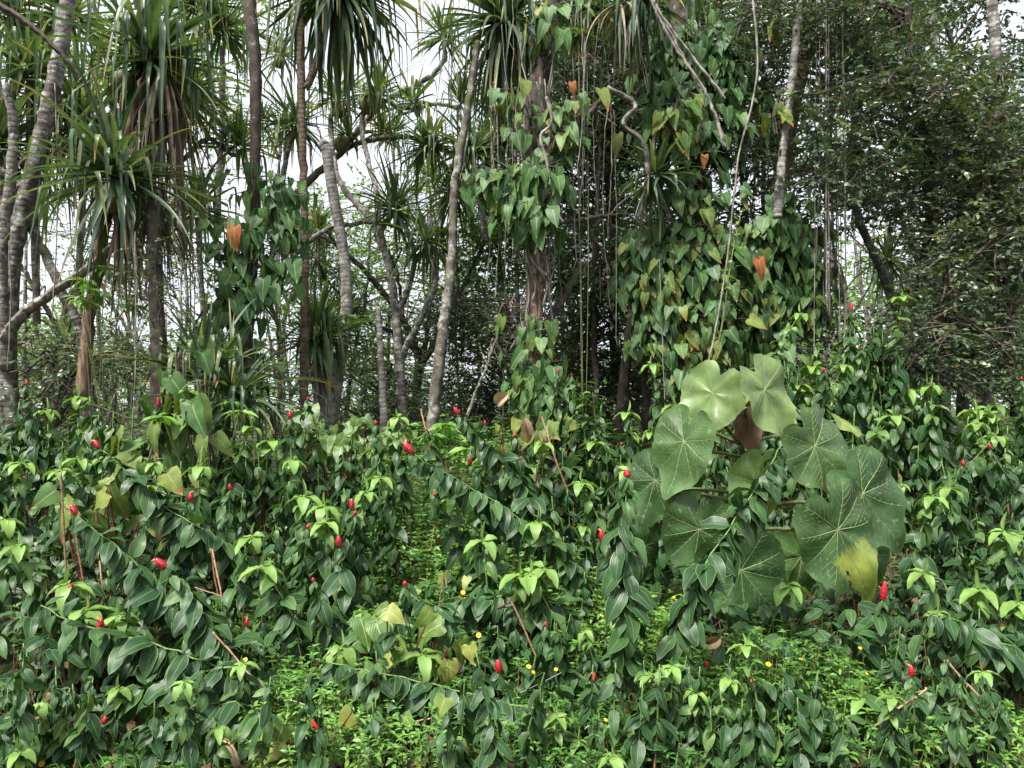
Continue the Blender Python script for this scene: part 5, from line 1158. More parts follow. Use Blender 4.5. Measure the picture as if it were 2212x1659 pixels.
# long arching stalks: base first, tip last
ARCH = [
 ([(560, 1240, 5.2), (430, 1140, 5.0), (366, 1103, 5.0), (300, 1040, 5.0), (240, 990, 5.0), (213, 968, 5.0)], 'c', 'long ginger stalk arching left below the bronze climber to a plump cone', 1.0, 1),
 ([(480, 1400, 4.5), (400, 1330, 4.4), (345, 1267, 4.4), (290, 1210, 4.4), (210, 1150, 4.4), (164, 1110, 4.4)], 'c', 'long ginger stalk arching to the upper left with a row of broad leaves', 1.0, 0),
 ([(1290, 1290, 4.9), (1210, 1180, 4.9), (1132, 1128, 4.9), (1067, 1082, 4.9), (979, 1030, 4.9), (921, 1003, 4.9), (890, 978, 4.9)], 'c', 'arching ginger stalk reaching left over the gap, big tilted cone with orange flower', 1.35, 1),
 ([(1210, 1240, 5.4), (1170, 1110, 5.4), (1100, 1010, 5.4), (1030, 940, 5.4), (990, 896, 5.4)], 'c', 'arching ginger stalk with slim slanted cone above the centre gap', 1.0, 0),
 ([(571, 1498, 3.9), (500, 1410, 3.9), (460, 1365, 3.9), (420, 1290, 3.9), (370, 1240, 3.9), (357, 1226, 3.9)], 'c', 'densely leaved ginger stalk curling left to a cone with orange flower', 1.1, 1),
 ([(1250, 1560, 3.7), (1150, 1530, 3.7), (1073, 1515, 3.7), (912, 1472, 3.7), (790, 1447, 3.7), (704, 1430, 3.7)], None, 'nearly horizontal ginger stalk with hanging leaves across the foreground centre', 1.0, 0),
 ([(520, 1450, 3.7), (392, 1472, 3.7), (300, 1490, 3.7), (220, 1505, 3.7), (155, 1504, 3.65)], None, 'yellow-stemmed ginger stalk lying level at lower left', 1.0, 0),
 ([(571, 1498, 3.8), (445, 1430, 3.8), (305, 1384, 3.8), (187, 1354, 3.8), (88, 1308, 3.8)], None, 'ginger stalk slanting up to the left edge with a comb of leaves', 1.0, 0),
 ([(521, 1524, 3.6), (450, 1532, 3.6), (380, 1548, 3.55), (287, 1577, 3.5)], None, 'ginger stalk creeping left along the ground, lower left', .9, 0),
 ([(570, 1533, 3.55), (500, 1590, 3.5), (410, 1653, 3.4)], None, 'ginger stalk sloping down out of the bottom edge at lower left', .9, 0),
 ([(1832, 1558, 3.6), (1760, 1515, 3.6), (1679, 1479, 3.6), (1640, 1475, 3.6)], None, 'yellow-stemmed ginger stalk lying left in the right foreground', .95, 0),
 ([(1899, 1561, 3.6), (1940, 1530, 3.6), (1985, 1495, 3.6), (2020, 1490, 3.6)], None, 'short ginger stalk with a fan of leaves in the right foreground', .9, 0),
 ([(1407, 1650, 3.5), (1425, 1570, 3.5), (1468, 1489, 3.6), (1490, 1440, 3.6)], None, 'curving ginger stalk with big pale-backed leaves at bottom right of centre', 1.1, 0),
 ([(1172, 1648, 3.5), (1230, 1630, 3.5), (1274, 1607, 3.5), (1300, 1560, 3.5)], None, 'ginger stalk rising from the bottom edge right of centre', .95, 0),
 ([(1360, 1660, 3.7), (1345, 1480, 3.7), (1350, 1300, 3.7), (1345, 1150, 3.75), (1355, 1030, 3.8)], 'b', 'thickest leafy ginger stalk, upright left of the giant-leaf shrub', 1.0, 0),
 ([(1400, 1620, 3.75), (1440, 1430, 3.75), (1500, 1260, 3.8), (1590, 1120, 3.9), (1650, 1030, 4.0), (1690, 960, 4.1)], None, 'tall ginger stalk leaning right across the giant leaves', 1.1, 0),
 ([(1030, 1520, 4.3), (990, 1400, 4.3), (940, 1310, 4.3), (880, 1290, 4.3)], None, 'ginger stalk leaning left over the yellow heart leaves', .95, 0),
 ([(2212, 1420, 3.9), (2130, 1380, 3.9), (2070, 1340, 3.9), (2000, 1330, 3.9)], None, 'ginger stalk arching inward from the right edge', 1.0, 0),
 ([(700, 1500, 4.6), (640, 1400, 4.6), (560, 1380, 4.6)], None, 'short arching ginger stalk left of the foreground herbs', .9, 0),
 ([(1250, 1350, 4.5), (1160, 1290, 4.5), (1060, 1290, 4.5), (990, 1300, 4.5), (900, 1335, 4.4)], None, 'ginger stalk bending left across the clearing', 1.0, 0),
]
for pts, cone, lab, cs, fl in ARCH:
    p = path_px(pts)
    if p[0][2] > float(gz(p[0][0], p[0][1])) + 0.04:
        b = p[0].copy(); b[2] = float(gz(b[0], b[1])); b[1] += 0.08; b[0] += (p[0][0] - p[1][0]) * 0.3; p = np.vstack([b, p])
    for i in range(len(p)): p[i][2] = max(p[i][2], float(gz(p[i][0], p[i][1])) + 0.03 * (i > 0))
    sp_ = smooth_path(p, 26); sp_[2:-1] += rndv(23, 0.005)
    ginger(sp_, lab, 'long arching or lying ginger stalks', cone=cone, cs=cs * 0.85, flower=bool(fl), bare=0.12 if len(p) < 5 else 0.22, size=1.08, dense=2.0, rr=(0, 0.75), lift=0.5 if cone else 0, thick=0.0055)

# filler stalks: a dozen prototypes, copied with their parts
def filler():
    env = lambda x: float(np.interp(x, [-200, 0, 100, 200, 300, 400, 600, 850, 950, 1000, 1150, 1200, 1260, 1350, 1400, 1480, 1600, 1700, 1850, 1960, 2010, 2100, 2212, 2400],
                                    [880, 885, 830, 820, 905, 925, 915, 915, 1010, 960, 950, 860, 850, 905, 850, 900, 860, 740, 690, 680, 800, 830, 850, 850]))
    protos = []
    for k in range(14):
        H = 1.0; lean = rng.normal(0, 0.12)
        path = smooth_path([(0, 0, 0), (lean * 0.3, 0.03, 0.5), (lean, 0.0, 1.0)], 16)
        r = ginger(path, '', None, size=1.0, tips=(k % 5 == 0), bare=(0.12, 0.3, 0.45)[k % 3], rr=(0, (0.5, 0.8, 1.0)[k % 3]), dense=1.0)
        protos.append(r)
    used = [False] * 14; n = 0; todo = []
    def place(x, y, d):
        todo.append((x, y, d))
    def put(x, y, d):
        nonlocal n
        T = P(x, y, d); g0 = float(gz(T[0], d)); H = T[2] - g0
        if H < 0.14 or H > 2.6: return
        k = int(rng.integers(0, 14)); s = float(np.clip(H, 0.65, 1.35)); zs = H / s
        zs = float(np.clip(zs, 0.75, 1.9))
        r = protos[k]
        if used[k]: r = copy_tree(protos[k])
        used[k] = True; n += 1
        base_z = T[2] - s * zs if H > 0.65 else g0 - 0.02 - max(0, s * zs - H) * 0
        if H <= 0.65: s = H / 0.9; zs = 1.0; s = max(s, 0.62); base_z = T[2] - s
        r.location = (float(T[0]), float(d), float(base_z if H <= 0.65 else min(base_z, g0))); r.rotation_euler = (rng.normal(0, 0.08), rng.normal(0, 0.10), rng.uniform(0, 6.28)); r.scale = (s, s, s * zs)
        x_, tipk = x, k % 5 == 0
        zone = 'left edge' if x < 250 else 'large left screw pine' if x < 520 else 'slim brown trunk' if x < 800 else 'leaning grey trunk' if x < 1060 else 'central vine-draped tree' if x < 1330 else 'shaded heart-leaf column' if x < 1600 else 'right-hand leaf curtain' if x < 1800 else 'bright gap at right' if x < 2000 else 'right edge'
        row = 'front' if d < 4.6 else 'middle' if d < 5.8 else 'back'
        r['label'] = '%s coneless ginger stalk, %s rows, %s the %s' % ('lime-topped' if tipk else 'plain green', row, 'at' if 'edge' in zone else 'below', zone)
        r['group'] = 'coneless ginger stalks, %s rows, %s' % (row, zone)
    xs = np.arange(-60, 2290, 46.0)
    for row, (off, dd) in enumerate([(5, 0.5), (50, 0.5), (110, 0.4), (180, 0.3), (260, 0.3), (350, 0.2)]):
        for x0 in xs:
            x = x0 + rng.uniform(-24, 24); y = env(x) + off + rng.uniform(0, 50)
            if row > 1 and rng.random() < 0.25: continue
            if y > 1500: continue
            if 860 < x < 1010 and y < 1290 and rng.random() < (0.95 if y < 1150 else 0.5): continue
            if 820 < x < 1300 and y > 1240 and rng.random() < 0.55: continue
            if 560 < x < 830 and y > 1330: continue
            if 1560 < x < 1960 and y > 1330: continue
            d = depth_of(y) + dd + rng.uniform(0, 0.6)
            if 1380 < x < 1990 and 780 < y < 1360: d = max(d, 5.6 + rng.uniform(0, 0.8))
            place(x, y, d)
    for _ in range(210):
        x = rng.uniform(-40, 2250); y = rng.uniform(1300, 1650)
        if 600 < x < 1200 and rng.random() < 0.6: continue
        if 1560 < x < 1860 and y < 1450 and rng.random() < 0.6: continue
        place(x, y, depth_of(y) + rng.uniform(-0.1, 0.3) if y < 1400 else rng.uniform(3.25, 3.7))
    def visible(p):
        X = P(*p); return p[2] + 0.25 * abs(rng.normal())
    todo.sort(key=visible)
    for p in todo[:178]: put(*p)
    far = todo[176:]
    gf = G(); gs_ = G()
    data = []
    for r in protos:
        e = []
        for c in r.children:
            me = c.data; co = np.empty(len(me.vertices) * 3, np.float32); me.vertices.foreach_get('co', co)
            lo = np.empty(len(me.loops), np.int32); me.loops.foreach_get('vertex_index', lo)
            sz = np.empty(len(me.polygons), np.int32); me.polygons.foreach_get('loop_total', sz)
            ul = np.empty(len(me.loops) * 2, np.float32); me.uv_layers[0].data.foreach_get('uv', ul)
            uv = np.zeros((len(me.vertices), 2)); uv[lo] = ul.reshape(-1, 2)
            rn = np.empty(len(me.vertices), np.float32); me.attributes['rnd'].data.foreach_get('value', rn)
            tn = np.empty(len(me.vertices), np.float32); me.attributes['tone'].data.foreach_get('value', tn)
            e.append((c.name.startswith('stem'), co.reshape(-1, 3).astype(float), lo, sz, uv, rn, tn))
        data.append(e)
    for (x, y, d) in far:
        T = P(x, y, d); H = T[2] - float(gz(T[0], d))
        if H < 0.3 or H > 2.6: continue
        k = int(rng.integers(0, 14)); s = float(np.clip(H, 0.65, 1.35)); a = rng.uniform(0, 6.28)
        Rm = np.array([[math.cos(a), -math.sin(a), 0], [math.sin(a), math.cos(a), 0], [0, 0, 1]])
        for (st, co, lo, sz, uv, rn, tn) in data[k]:
            w = (co * [s, s, s * max(0.75, min(1.9, H / s))]) @ Rm.T; w = w + [T[0], d, T[2] - w[:, 2].max() * 0.97]
            (gs_ if st else gf).raw(w, lo, sz, uv, rn, tn)
    th = gf.build('ginger_thicket', M['ginger']); tag(th, 'unbroken mass of ginger foliage at the back of the thicket', 'undergrowth', kind='stuff')
    ts = gs_.build('thicket_stems', M['cane']); tag(ts, 'crowded canes at the back of the ginger thicket', 'undergrowth', kind='stuff')
    for k in range(14):
        if not used[k]:
            for c in list(protos[k].children): bpy.data.objects.remove(c)
            bpy.data.objects.remove(protos[k])
    print('filler ginger', n)
filler()

# ------------------------------------------------------------------ ground cover
def herbs():
    gl = G(); gs = G()
    def patch(n, xr, dr, hmin, hmax, leaf):
        d = rng.uniform(dr[0], dr[1], n); xp = rng.uniform(xr[0], xr[1], n)
        X = (xp - 1106) / FPX * d; B = np.stack([X, d, gz(X, d)], 1)
        h = rng.uniform(hmin, hmax, n) * (0.6 + 0.8 * (0.5 + 0.5 * np.sin(3.1 * X + 1) * np.cos(2.3 * d)))
        T = B + np.stack([rng.normal(0, 0.05, n), rng.normal(0, 0.05, n), h], 1)
        sticks(gs, B, T, 0.0022)
        clump = 0.5 + 0.5 * np.sin(2.2 * X) * np.cos(2.7 * d)
        for lev, f in enumerate((1.0, 0.93, 0.72, 0.45)):
            Q = B + (T - B) * f; a0 = rng.uniform(0, 6.28, n)
            for j in range(4 if lev == 0 else 2):
                a = a0 + j * (math.pi / 2 if lev == 0 else math.pi)
                o = np.stack([np.cos(a), np.sin(a), np.full(n, 0.35 if lev == 0 else 0.05)], 1)
                put_leaves(gl, HB, o + rndv(n, 0.15), np.array([[0, 0, 1.0]]) + rndv(n, 0.3), Q, leaf * rng.uniform(0.7, 1.2, n) * (0.8 if lev == 0 else 1.0), 0.0, np.clip(0.5 * clump + 0.5 * rng.random(n), 0, 1))
    patch(900, (560, 1620), (3.3, 4.3), 0.08, 0.28, 0.05)
    patch(1100, (780, 1500), (4.2, 5.6), 0.15, 0.42, 0.055)
    patch(700, (800, 1080), (5.2, 7.6), 0.2, 0.5, 0.06)
    patch(420, (1500, 2230), (3.3, 4.0), 0.05, 0.26, 0.05)
    patch(420, (1580, 1960), (3.8, 4.5), 0.15, 0.40, 0.055)
    patch(260, (-40, 560), (3.3, 3.7), 0.03, 0.10, 0.045)
    patch(600, (380, 720), (3.9, 5.2), 0.1, 0.3, 0.05)
    patch(700, (-100, 2300), (4.4, 8.5), 0.1, 0.35, 0.07)
    patch(1500, (-100, 2300), (8.0, 13.0), 0.2, 0.7, 0.13)
    tag(gl.build('ground_cover', M['herb']), 'bright green creeping herb leaves covering the ground', 'ground cover', kind='stuff')
    tag(gs.build('ground_cover_stems', M['petiole']), 'thin stems of the creeping herbs', 'ground cover', kind='stuff')
herbs()
def grass():
    g = G()
    for (x0, x1, d0, d1, n, L) in ((250, 470, 3.35, 3.55, 40, 0.2), (0, 230, 3.3, 3.6, 16, 0.14), (600, 1300, 3.4, 3.7, 30, 0.12)):
        for _ in range(n):
            d = rng.uniform(d0, d1); x = (rng.uniform(x0, x1) - 1106) / FPX * d
            straps(g, (x, d, float(gz(x, d))), 2, L, 0.006, (45, 88), 1.1, 0.0, k=7, spread=0.005)
    tag(g.build('grass', M['herb']), 'wispy pale grass blades at the front edge', 'grass', kind='stuff')
grass()
def litter():
    g = G(); n = 5200
    d = rng.uniform(3.0, 8.0, n); X = rng.uniform(-0.75, 0.75, n) * d
    O = np.stack([X, d, gz(X, d) + rng.uniform(0.005, 0.05, n)], 1)
    a = rng.uniform(0, 6.28, n); dirs = np.stack([np.cos(a), np.sin(a), rng.normal(0, 0.2, n)], 1)
    put_leaves(g, GL, dirs, np.array([[0, 0, 1.0]]) + rndv(n, 0.4), O, rng.uniform(0.06, 0.16, n), 0.0)
    tag(g.build('leaf_litter', M['litter']), 'brown fallen leaves carpeting the shaded soil', 'leaf litter', kind='stuff')
litter()
def dead_twigs():
    g = G()
    for _ in range(260):
        d = rng.uniform(3.7, 7.0); x = rng.uniform(-0.72, 0.72) * d; a = rng.uniform(0, 6.28); L = rng.uniform(0.15, 0.7)
        p0 = np.array([x, d, float(gz(x, d)) + 0.01]); p1 = p0 + [math.cos(a) * L, math.sin(a) * L * .6, rng.uniform(0, 0.5) * L]
        g.tube(smooth_path([p0, (p0 + p1) / 2 + rng.normal(0, 0.03, 3), p1], 6), rng.uniform(0.0015, 0.005), 4)
    tag(g.build('dead_twigs', M['root']), 'tangle of thin dead twigs and stems over the soil', 'undergrowth', kind='stuff')
dead_twigs()
def understory():
    """low dark leaves in the shade between the canes"""
    g = G(); gs = G(); n = 2600
    d = rng.uniform(4.0, 7.8, n); X = (rng.uniform(-80, 2290, n) - 1106) / FPX * d
    h = rng.uniform(0.03, 0.55, n)
    px = X / d * FPX + 1106
    h = np.where((px > 820) & (px < 1500), h * 0.5, h)
    B = np.stack([X, d, gz(X, d)], 1); O = B + np.stack([rng.normal(0, 0.1, n), rng.normal(0, 0.1, n), h], 1)
    sticks(gs, B, O, 0.003)
    for k in range(3):
        a = rng.uniform(0, 6.28, n); dirs = np.stack([np.cos(a), np.sin(a), rng.uniform(-0.9, 0.1, n)], 1)
        put_leaves(g, GL, dirs, np.array([[0, -0.2, 1.0]]) + rndv(n, 0.3), O, rng.uniform(0.09, 0.17, n), 0.0, rng.random(n) * 0.6)
    tag(g.build('understory_leaves', M['ginger']), 'tangled low dark leaves in the shade under the ginger', 'undergrowth', kind='stuff')
    tag(gs.build('understory_stems', M['cane']), 'thin stems tangled under the ginger', 'undergrowth', kind='stuff')
understory()

# yellow daisies
def daisy_proto():
    root = thing('yellow_daisy', (0, 0, 0), 'x', 'flower')
    g = G(); n = 11; a = np.arange(n) * 2 * math.pi / n
    dirs = np.stack([np.cos(a), np.sin(a), np.full(n, 0.15)], 1)
    put_leaves(g, [grid_leaf(0.45, 3, 2, 0.3, 0.1)], dirs, np.repeat([[0, 0, 1.0]], n, 0), dirs * 0.004, 0.017)
    g.build('petals', M['petal'], root)
    g = G(); g.tube([(0, 0, -0.001), (0, 0, 0.003), (0, 0, 0.006)], [0.006, 0.0065, 0.003], 10); g.build('flower_centre', M['disc'], root)
    g = G(); g.tube([(0, 0, -0.09), (0.003, 0, -0.05), (0, 0, 0)], 0.0014, 5); g.build('stem', M['petiole'], root)
    return root
dp = daisy_proto()
DZ = [(903, 1652, 'lowest, at the bottom edge left of centre'), (763, 1655, 'cut by the bottom edge at lower left'), (1005, 1600, 'in the herbs above the bottom edge, centre'), (995, 1632, 'just above the bottom edge, centre'),
      (1196, 1600, 'beside the stalk rising right of centre'), (1187, 1636, 'at the bottom, right of centre'), (1201, 1446, 'in herbs right of the large plump cone'), (1142, 1440, 'uppermost beside the large plump cone'), (1152, 1452, 'just below the uppermost beside the large cone'),
      (1309, 1555, 'in the middle of the foreground herbs'), (1192, 1576, 'half open in the foreground herbs'), (1858, 1400, 'largest, below the holed giant leaf'), (1872, 1455, 'bright, under the coneless stalks at right'), (1660, 1435, 'far left of the right-hand herb mound'),
      (1708, 1630, 'at the bottom right herbs'), (1740, 1652, 'cut by the bottom right herbs'), (1808, 1626, 'small in the bottom right herbs'), (1730, 1424, 'on top of the right-hand herb mound'), (1455, 1290, 'glimpsed left of the low giant leaf'),
      (843, 1312, 'pale, among yellow heart leaves'), (1000, 1280, 'in the central clearing'), (1034, 1372, 'in the centre of the clearing'), (90, 1650, 'at the lower left corner'), (1300, 1330, 'in the gap left of the leaning ginger'), (345, 1400, 'over the left foreground shade'), (530, 1425, 'beside the isolated cone at lower left')]
for i, (x, y, w) in enumerate(DZ):
    o = dp if i == 0 else copy_tree(dp)
    d = depth_of(y) - 0.12; o.location = [float(v) for v in P(x, y, d)]
    o.rotation_euler = (rng.uniform(0.2, 0.9), rng.normal(0, 0.3), rng.uniform(-0.5, 0.5)); s = float(rng.uniform(0.5, 0.85)); o.scale = (s, s, s)
    o['label'] = 'small yellow daisy ' + w; o['group'] = 'yellow daisies in the herbs'

# yellow-green arums on red stalks
def arum(label, x, y, d, n, size, spread, rr=(0, 1), pale=0.0, mat='arum', hgt=0.35, group='pale heart-leaved arums on the ground'):
    c = P(x, y, d); b = np.array([c[0], d, float(gz(c[0], d))])
    root = thing('arum_plant', b, label, 'plant', group)
    O = b + np.stack([rng.normal(0, spread, n), rng.normal(0, spread * 0.7, n) - 0.10, np.clip(c[2] - b[2] + rng.normal(0, hgt * 0.35, n), 0.12, 2)], 1)
    gs = G()
    for q in O:
        gs.tube(smooth_path([b + rng.normal(0, 0.05, 3) * [1, 1, 0], (b + q) / 2 + rng.normal(0, 0.04, 3), q], 8), np.linspace(0.007, 0.004, 8), 6)
    gs.build('leaf_stalks', M['petiole_red'], root)
    g = G(); dirs = np.stack([rng.normal(0, 0.75, n), rng.normal(-0.45, 0.35, n), np.full(n, -0.8)], 1); ups = np.stack([rng.normal(0, 0.4, n), np.full(n, -0.9), np.full(n, 0.6)], 1)
    put_leaves(g, HA, dirs, ups, O, size * rng.uniform(0.4, 0.85, n), pale, rng.uniform(rr[0], rr[1], n))
    g.build('foliage', M[mat], root)
arum('arum with tall yellow-green leaf beside a fallen red cone', 660, 1545, 3.65, 8, 0.24, 0.13)
arum('arum with drooping lime leaves at the bottom left corner', 25, 1560, 3.6, 8, 0.26, 0.12, rr=(0, .6))
arum('arum clump with two big lime leaves left of the clearing', 812, 1350, 4.15, 7, 0.22, 0.12)
arum('arum clump with waxy folded leaves in the clearing', 900, 1360, 4.2, 10, 0.21, 0.15, rr=(.2, 1))
arum('arum clump behind the clearing, leaves turning yellow', 970, 1300, 4.7, 14, 0.20, 0.25, rr=(.3, 1))
arum('pale arum bank behind the ginger right of the slim brown trunk', 720, 930, 7.2, 30, 0.26, 0.38, rr=(0, .5))
arum('pale arum leaves left of the forked pale stem base', 800, 945, 7.2, 22, 0.26, 0.3, rr=(0, .6))
arum('small mottled arum in the foreground left of the large cone', 880, 1500, 3.8, 6, 0.15, 0.15, rr=(.2, 1))
arum('arum with long green leaves half hidden at left in the thicket', 240, 1080, 5.2, 12, 0.34, 0.2, mat='heart', rr=(.6, 1))
arum('arum at the foot of the central tree, leaves tattered', 1150, 940, 7.0, 16, 0.24, 0.25, mat='heart', rr=(.5, 1))

# bright fern-like plants in the centre gap
def palmate(label, x, y, d, n, size, mat='herb', spread=0.2):
    c = P(x, y, d); b = np.array([c[0], d, float(gz(c[0], d))]); root = thing('lobed_leaf_plant', b, label, 'plant', 'bright lobed-leaved plants')
    g = G(); gs = G()
    for _ in range(n):
        q = c + rng.normal(0, spread, 3) * [1, 0.7, 0.5]
        gs.tube(smooth_path([b, (b + q) / 2 + rng.normal(0, 0.05, 3), q], 7), 0.004, 5)
        m = 9; a = rng.uniform(0, 6.28) + np.arange(m) * 2 * math.pi / (m + 1)
        o = np.stack([np.cos(a), np.sin(a) * 0.9, np.full(m, -0.15) - 0.3 * np.sin(a)], 1)
        put_leaves(g, [grid_leaf(0.3, 4, 2, 0.7, 0.3)], o, np.array([[0, -0.4, 1.0]]) + rndv(m, 0.1), np.repeat(q[None], m, 0), size * rng.uniform(0.8, 1.1, m), 0.0, np.full(m, rng.uniform(0.5, 1)))
    g.build('foliage', M[mat], root); gs.build('leaf_stalks', M['petiole'], root)
palmate('bright yellow-green lobed leaves in the centre gap', 975, 930, 7.4, 8, 0.22)
palmate('bright lobed leaves above the lower bronze climber', 440, 875, 6.6, 9, 0.2)
palmate('pale lobed leaves against the sky beside the brown peeling trunk', 215, 600, 8.0, 5, 0.22)
palmate('pinkish lobed leaf crown right of the peeling trunk', 255, 650, 7.9, 4, 0.2)
palmate('yellow-green lobed frond high beside the central tree', 1258, 90, 8.0, 3, 0.2, mat='heart', spread=0.1)
palmate('lobed leaves beside the pale ringed trunk', 742, 690, 9.8, 4, 0.22)
def leafy_shoot(label, pts, leaf, mat='bright', rr=(0, 1)):
    p = smooth_path(path_px(pts), 20); root = thing('leafy_shoot', p[0], label, 'plant')
    g = G(); g.tube(p, np.linspace(0.012, 0.004, 20), 6); g.build('stem', M['petiole'], root)
    gl = G(); n = 90; k = rng.integers(1, 20, n); a = rng.uniform(0, 6.28, n)
    o = np.stack([np.cos(a), np.sin(a), rng.uniform(-.5, .6, n)], 1)
    put_leaves(gl, SM, o, np.array([[0, 0, 1.0]]) + rndv(n, .4), p[k] + rndv(n, 0.03), leaf * rng.uniform(.6, 1.2, n), 0.0, rng.uniform(rr[0], rr[1], n)); gl.build('foliage', M[mat], root)
leafy_shoot('tall shoot with soft pointed leaves right of the central tree', [(1270, 1020, 6.6), (1262, 920, 6.6), (1255, 830, 6.6)], 0.11, 'ginger', (.3, 1))
leafy_shoot('second soft-leaved shoot slightly right of the first', [(1310, 1020, 6.7), (1290, 930, 6.7), (1280, 850, 6.7)], 0.11, 'ginger', (.3, 1))
leafy_shoot('pale leafy climber stem rising before the heart leaf column', [(1535, 820, 7.6), (1560, 700, 7.6), (1580, 560, 7.6), (1600, 460, 7.7)], 0.07, 'bright')

# ------------------------------------------------------------------ bare canes, dry leaves, old cones
def cane(label, pts, w, dry=True, group='bare ginger canes'):
    p = path_px(pts)
    for i in range(len(p)): p[i][2] = max(p[i][2], float(gz(p[i][0], p[i][1])) + 0.015)
    if p[-1][2] > p[0][2] + 0.08: p = np.vstack([p[0] - (p[1] - p[0]) * 0.25, p, p[-1] + (p[-1] - p[-2]) * 0.5])
    q = smooth_path(p, 24); q[1:-1] += np.cumsum(rndv(22, 0.0012), 0); o0 = q[0].copy(); g = G(); g.tube(q - o0, w * 0.6, 7, 0.04, tone=0.05 if dry else 0.5)
    o = g.build('bare_cane', M['cane']); o.location = [float(v) for v in o0]
    return tag(o, label, 'cane', group)
CN = [('bare upright brown cane at left under the second lime whorl', [(146, 1290, 4.5), (140, 1200, 4.5), (134, 1080, 4.5)], .011),
 ('reddish bare cane right of the first upright one', [(190, 1310, 4.5), (176, 1230, 4.5), (166, 1160, 4.5)], .010),
 ('tan cane crossing in an open V at left', [(230, 1325, 4.4), (218, 1250, 4.4), (212, 1200, 4.5)], .010),
 ('tan cane leaning the other way in the open V at left', [(230, 1325, 4.4), (242, 1280, 4.4), (250, 1240, 4.4)], .010),
 ('pale long dead cane sloping across left centre', [(375, 1252, 4.6), (430, 1270, 4.6), (510, 1296, 4.6)], .007),
 ('bare cane beside the isolated cone at left centre', [(498, 1365, 4.3), (480, 1290, 4.3), (466, 1220, 4.4)], .010),
 ('second bare cane left of that beside the isolated cone', [(478, 1310, 4.5), (465, 1260, 4.5), (458, 1210, 4.5)], .009),
 ('long bare cane sloping down right at lower left', [(460, 1365, 3.85), (520, 1430, 3.8), (571, 1498, 3.7)], .009),
 ('bare brown cane below the hanging cluster left of centre', [(650, 1455, 4.1), (625, 1400, 4.1), (608, 1365, 4.1)], .011),
 ('bare cane standing straight beside it left of centre', [(612, 1490, 4.1), (616, 1430, 4.1), (622, 1370, 4.1)], .010),
 ('fallen pinkish cane along the bottom edge right of centre', [(950, 1657, 3.45), (1050, 1640, 3.45), (1130, 1618, 3.5)], .010),
 ('fallen cane crossing above the bottom edge near the old cones', [(1010, 1575, 3.6), (1060, 1595, 3.6), (1120, 1640, 3.55)], .009),
 ('fallen cane with shrivelled leaves at bottom centre', [(800, 1572, 3.6), (860, 1560, 3.6), (935, 1548, 3.6)], .008),
 ('bare cane slanting through the foreground to right of centre', [(1450, 1450, 3.9), (1440, 1400, 3.9), (1480, 1310, 3.9)], .012),
 ('bare brown cane rising in front of the shade right of centre', [(1335, 1590, 3.75), (1350, 1480, 3.75), (1358, 1410, 3.75)], .012),
 ('thin dark cane leaning left over the right-of-centre herbs', [(1205, 1510, 3.9), (1165, 1430, 3.95), (1125, 1340, 4.0)], .010),
 ('dry cane hung with shrivelled leaves at lower right', [(2195, 1620, 3.55), (2140, 1530, 3.6), (2077, 1459, 3.7)], .009),
 ('short tan cane in the lower right foreground', [(1899, 1561, 3.5), (1940, 1530, 3.5), (1980, 1500, 3.5)], .010),
 ('upright slim brown cane at lower right', [(2028, 1590, 3.8), (2022, 1480, 3.8), (2018, 1420, 3.8)], .009),
 ('fallen grey cane behind the central clearing', [(1222, 1050, 5.9), (1200, 990, 5.9), (1180, 930, 6.0)], .014),
 ('grey cane leaning beside the first behind the clearing', [(940, 990, 8.0), (925, 950, 8.0), (915, 905, 8.1)], .018)]
for lab, pts, w in CN:
    if pts[0][1] - pts[-1][1] > 40 and pts[0][2] > 3.75: pts = [(a, b, c + 0.3) for a, b, c in pts]
    cane(lab, pts, w)
DRYT = [grid_leaf(0.42, 6, 4, 2.2, 1.2, 0.2), grid_leaf(0.35, 6, 4, 1.4, 1.8, 0.15)]
def dry_leaf(label, x, y, d, size, dirn=(0.1, 0, -1), up=(0, -1, 0.2), rnd=0.6, mat='dry', tpl=None):
    g = G(); put_leaves(g, tpl or DRYT, np.array([dirn], float), np.array([up], float), [np.zeros(3)], size, 0.0, np.array([rnd]))
    o = g.build('dry_leaf', M[mat]); o.location = [float(v) for v in P(x, y, d)]
    return tag(o, label, 'leaf', 'shrivelled dry leaves')
dry_leaf('pale brown curled leaf hanging lowest from the dry cane at right', 2112, 1560, 3.5, 0.17, rnd=0.5)
dry_leaf('dusty pink curled leaf on the left of the dry cane at right', 2100, 1515, 3.5, 0.14, (-.2, 0, -1), rnd=0.55)
dry_leaf('orange-edged curled leaf below the dry cane at right', 2118, 1590, 3.45, 0.13, (-.3, 0, -1), rnd=1.0)
dry_leaf('grey-brown curled leaf on the right of the dry cane', 2135, 1535, 3.5, 0.14, (.3, 0, -1), rnd=0.4)
dry_leaf('narrow dry leaf hanging from the fallen cane at bottom centre', 813, 1572, 3.55, 0.14, rnd=0.4)
dry_leaf('orange-streaked dry leaf hanging from the fallen cane', 828, 1570, 3.55, 0.14, rnd=0.9)
dry_leaf('dark shrivelled leaf pod at the end of the fallen cane', 797, 1565, 3.55, 0.10, rnd=0.1)
dry_leaf('tan dead leaf hanging on the foot of the central tree', 1135, 900, 6.9, 0.34, rnd=0.65)
dry_leaf('curled dead leaf above left of the central tree foot', 1100, 850, 6.9, 0.30, (-.8, 0, -.5), rnd=0.5)
dry_leaf('pale dead leaf beside the central tree foot on the right', 1165, 930, 6.8, 0.30, rnd=0.75)
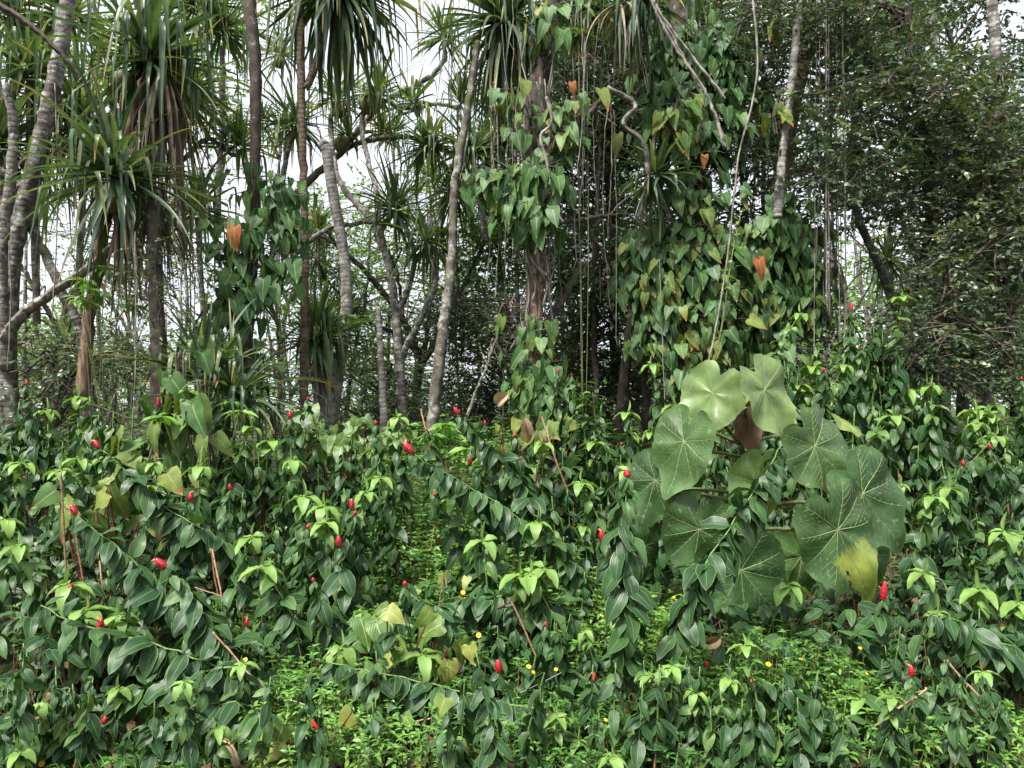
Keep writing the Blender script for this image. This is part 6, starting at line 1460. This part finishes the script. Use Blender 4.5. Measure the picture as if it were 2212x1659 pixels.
dry_leaf('brown dead sheath right of the thick leafy ginger', 1560, 1375, 4.2, 0.20, (-.7, 0, -.35), rnd=0.2)
def strap_leaf():
    g = G(); q = smooth_path(path_px([(462, 1608, 3.45), (480, 1595, 3.45), (497, 1612, 3.43), (508, 1640, 3.4), (514, 1670, 3.38)]), 16)
    w = np.interp(np.arange(16), [0, 5, 15], [0.004, 0.014, 0.018]); s = np.array([1, 0.2, 0.0]); n = np.array([0, -0.3, 0.3])
    V = np.stack([q - s * w[:, None], q + n * 0.004, q + s * w[:, None]], 1).reshape(-1, 3)
    f = []
    for i in range(15):
        for j in range(2): b = i * 3 + j; f += [b, b + 1, b + 4, b + 3]
    g.raw(V - q[0], f, np.full(30, 4), np.tile([[0, 0], [.5, 0], [1, 0]], (16, 1)), 0.75)
    o = g.build('dry_leaf', M['dry']); o.location = [float(v) for v in q[0]]
    tag(o, 'long arched straw-coloured blade at the bottom left', 'leaf', 'shrivelled dry leaves')
strap_leaf()
OC = [(150, 1585, 1.9, 'brown spent cone at lower left beside the arum', 'o'), (120, 1580, 1.0, 'small spent cone left of the larger one', 'o'), (935, 1590, 1.5, 'hanging spent cone in the bottom centre', 'o'), (1008, 1600, 1.0, 'small dark spent cone right of the hanging one', 'o'),
      (718, 1600, 1.4, 'fallen red cone lying beside the yellow-green arum', 'l'), (385, 1575, 1.2, 'crimson cone low among leaves at lower left', 'c'), (223, 1563, .9, 'round red cone above the lower left arum', 'b'), (104, 1525, 1.1, 'dark red cone half hidden at lower left', 'c'), (1523, 1440, .8, 'hidden red cone low in the shade right of centre', 'b')]
for x, y, s, lab, k in OC:
    o = bpy.data.objects.new('fallen_cone', CONE[k]); scene.collection.objects.link(o); d = depth_of(y) - 0.05
    o.location = [float(v) for v in P(x, y, d)]; o.scale = (s, s, s)
    o.rotation_euler = (math.radians(180) if k == 'o' else rng.uniform(-.3, .3), -0.8 if k == 'l' else rng.uniform(-.3, .3), 0)
    tag(o, lab, 'flower cone', 'loose or low flower cones')
print('objects', len(scene.objects), 'polys', sum(len(o.data.polygons) for o in scene.objects if o.type == 'MESH'))
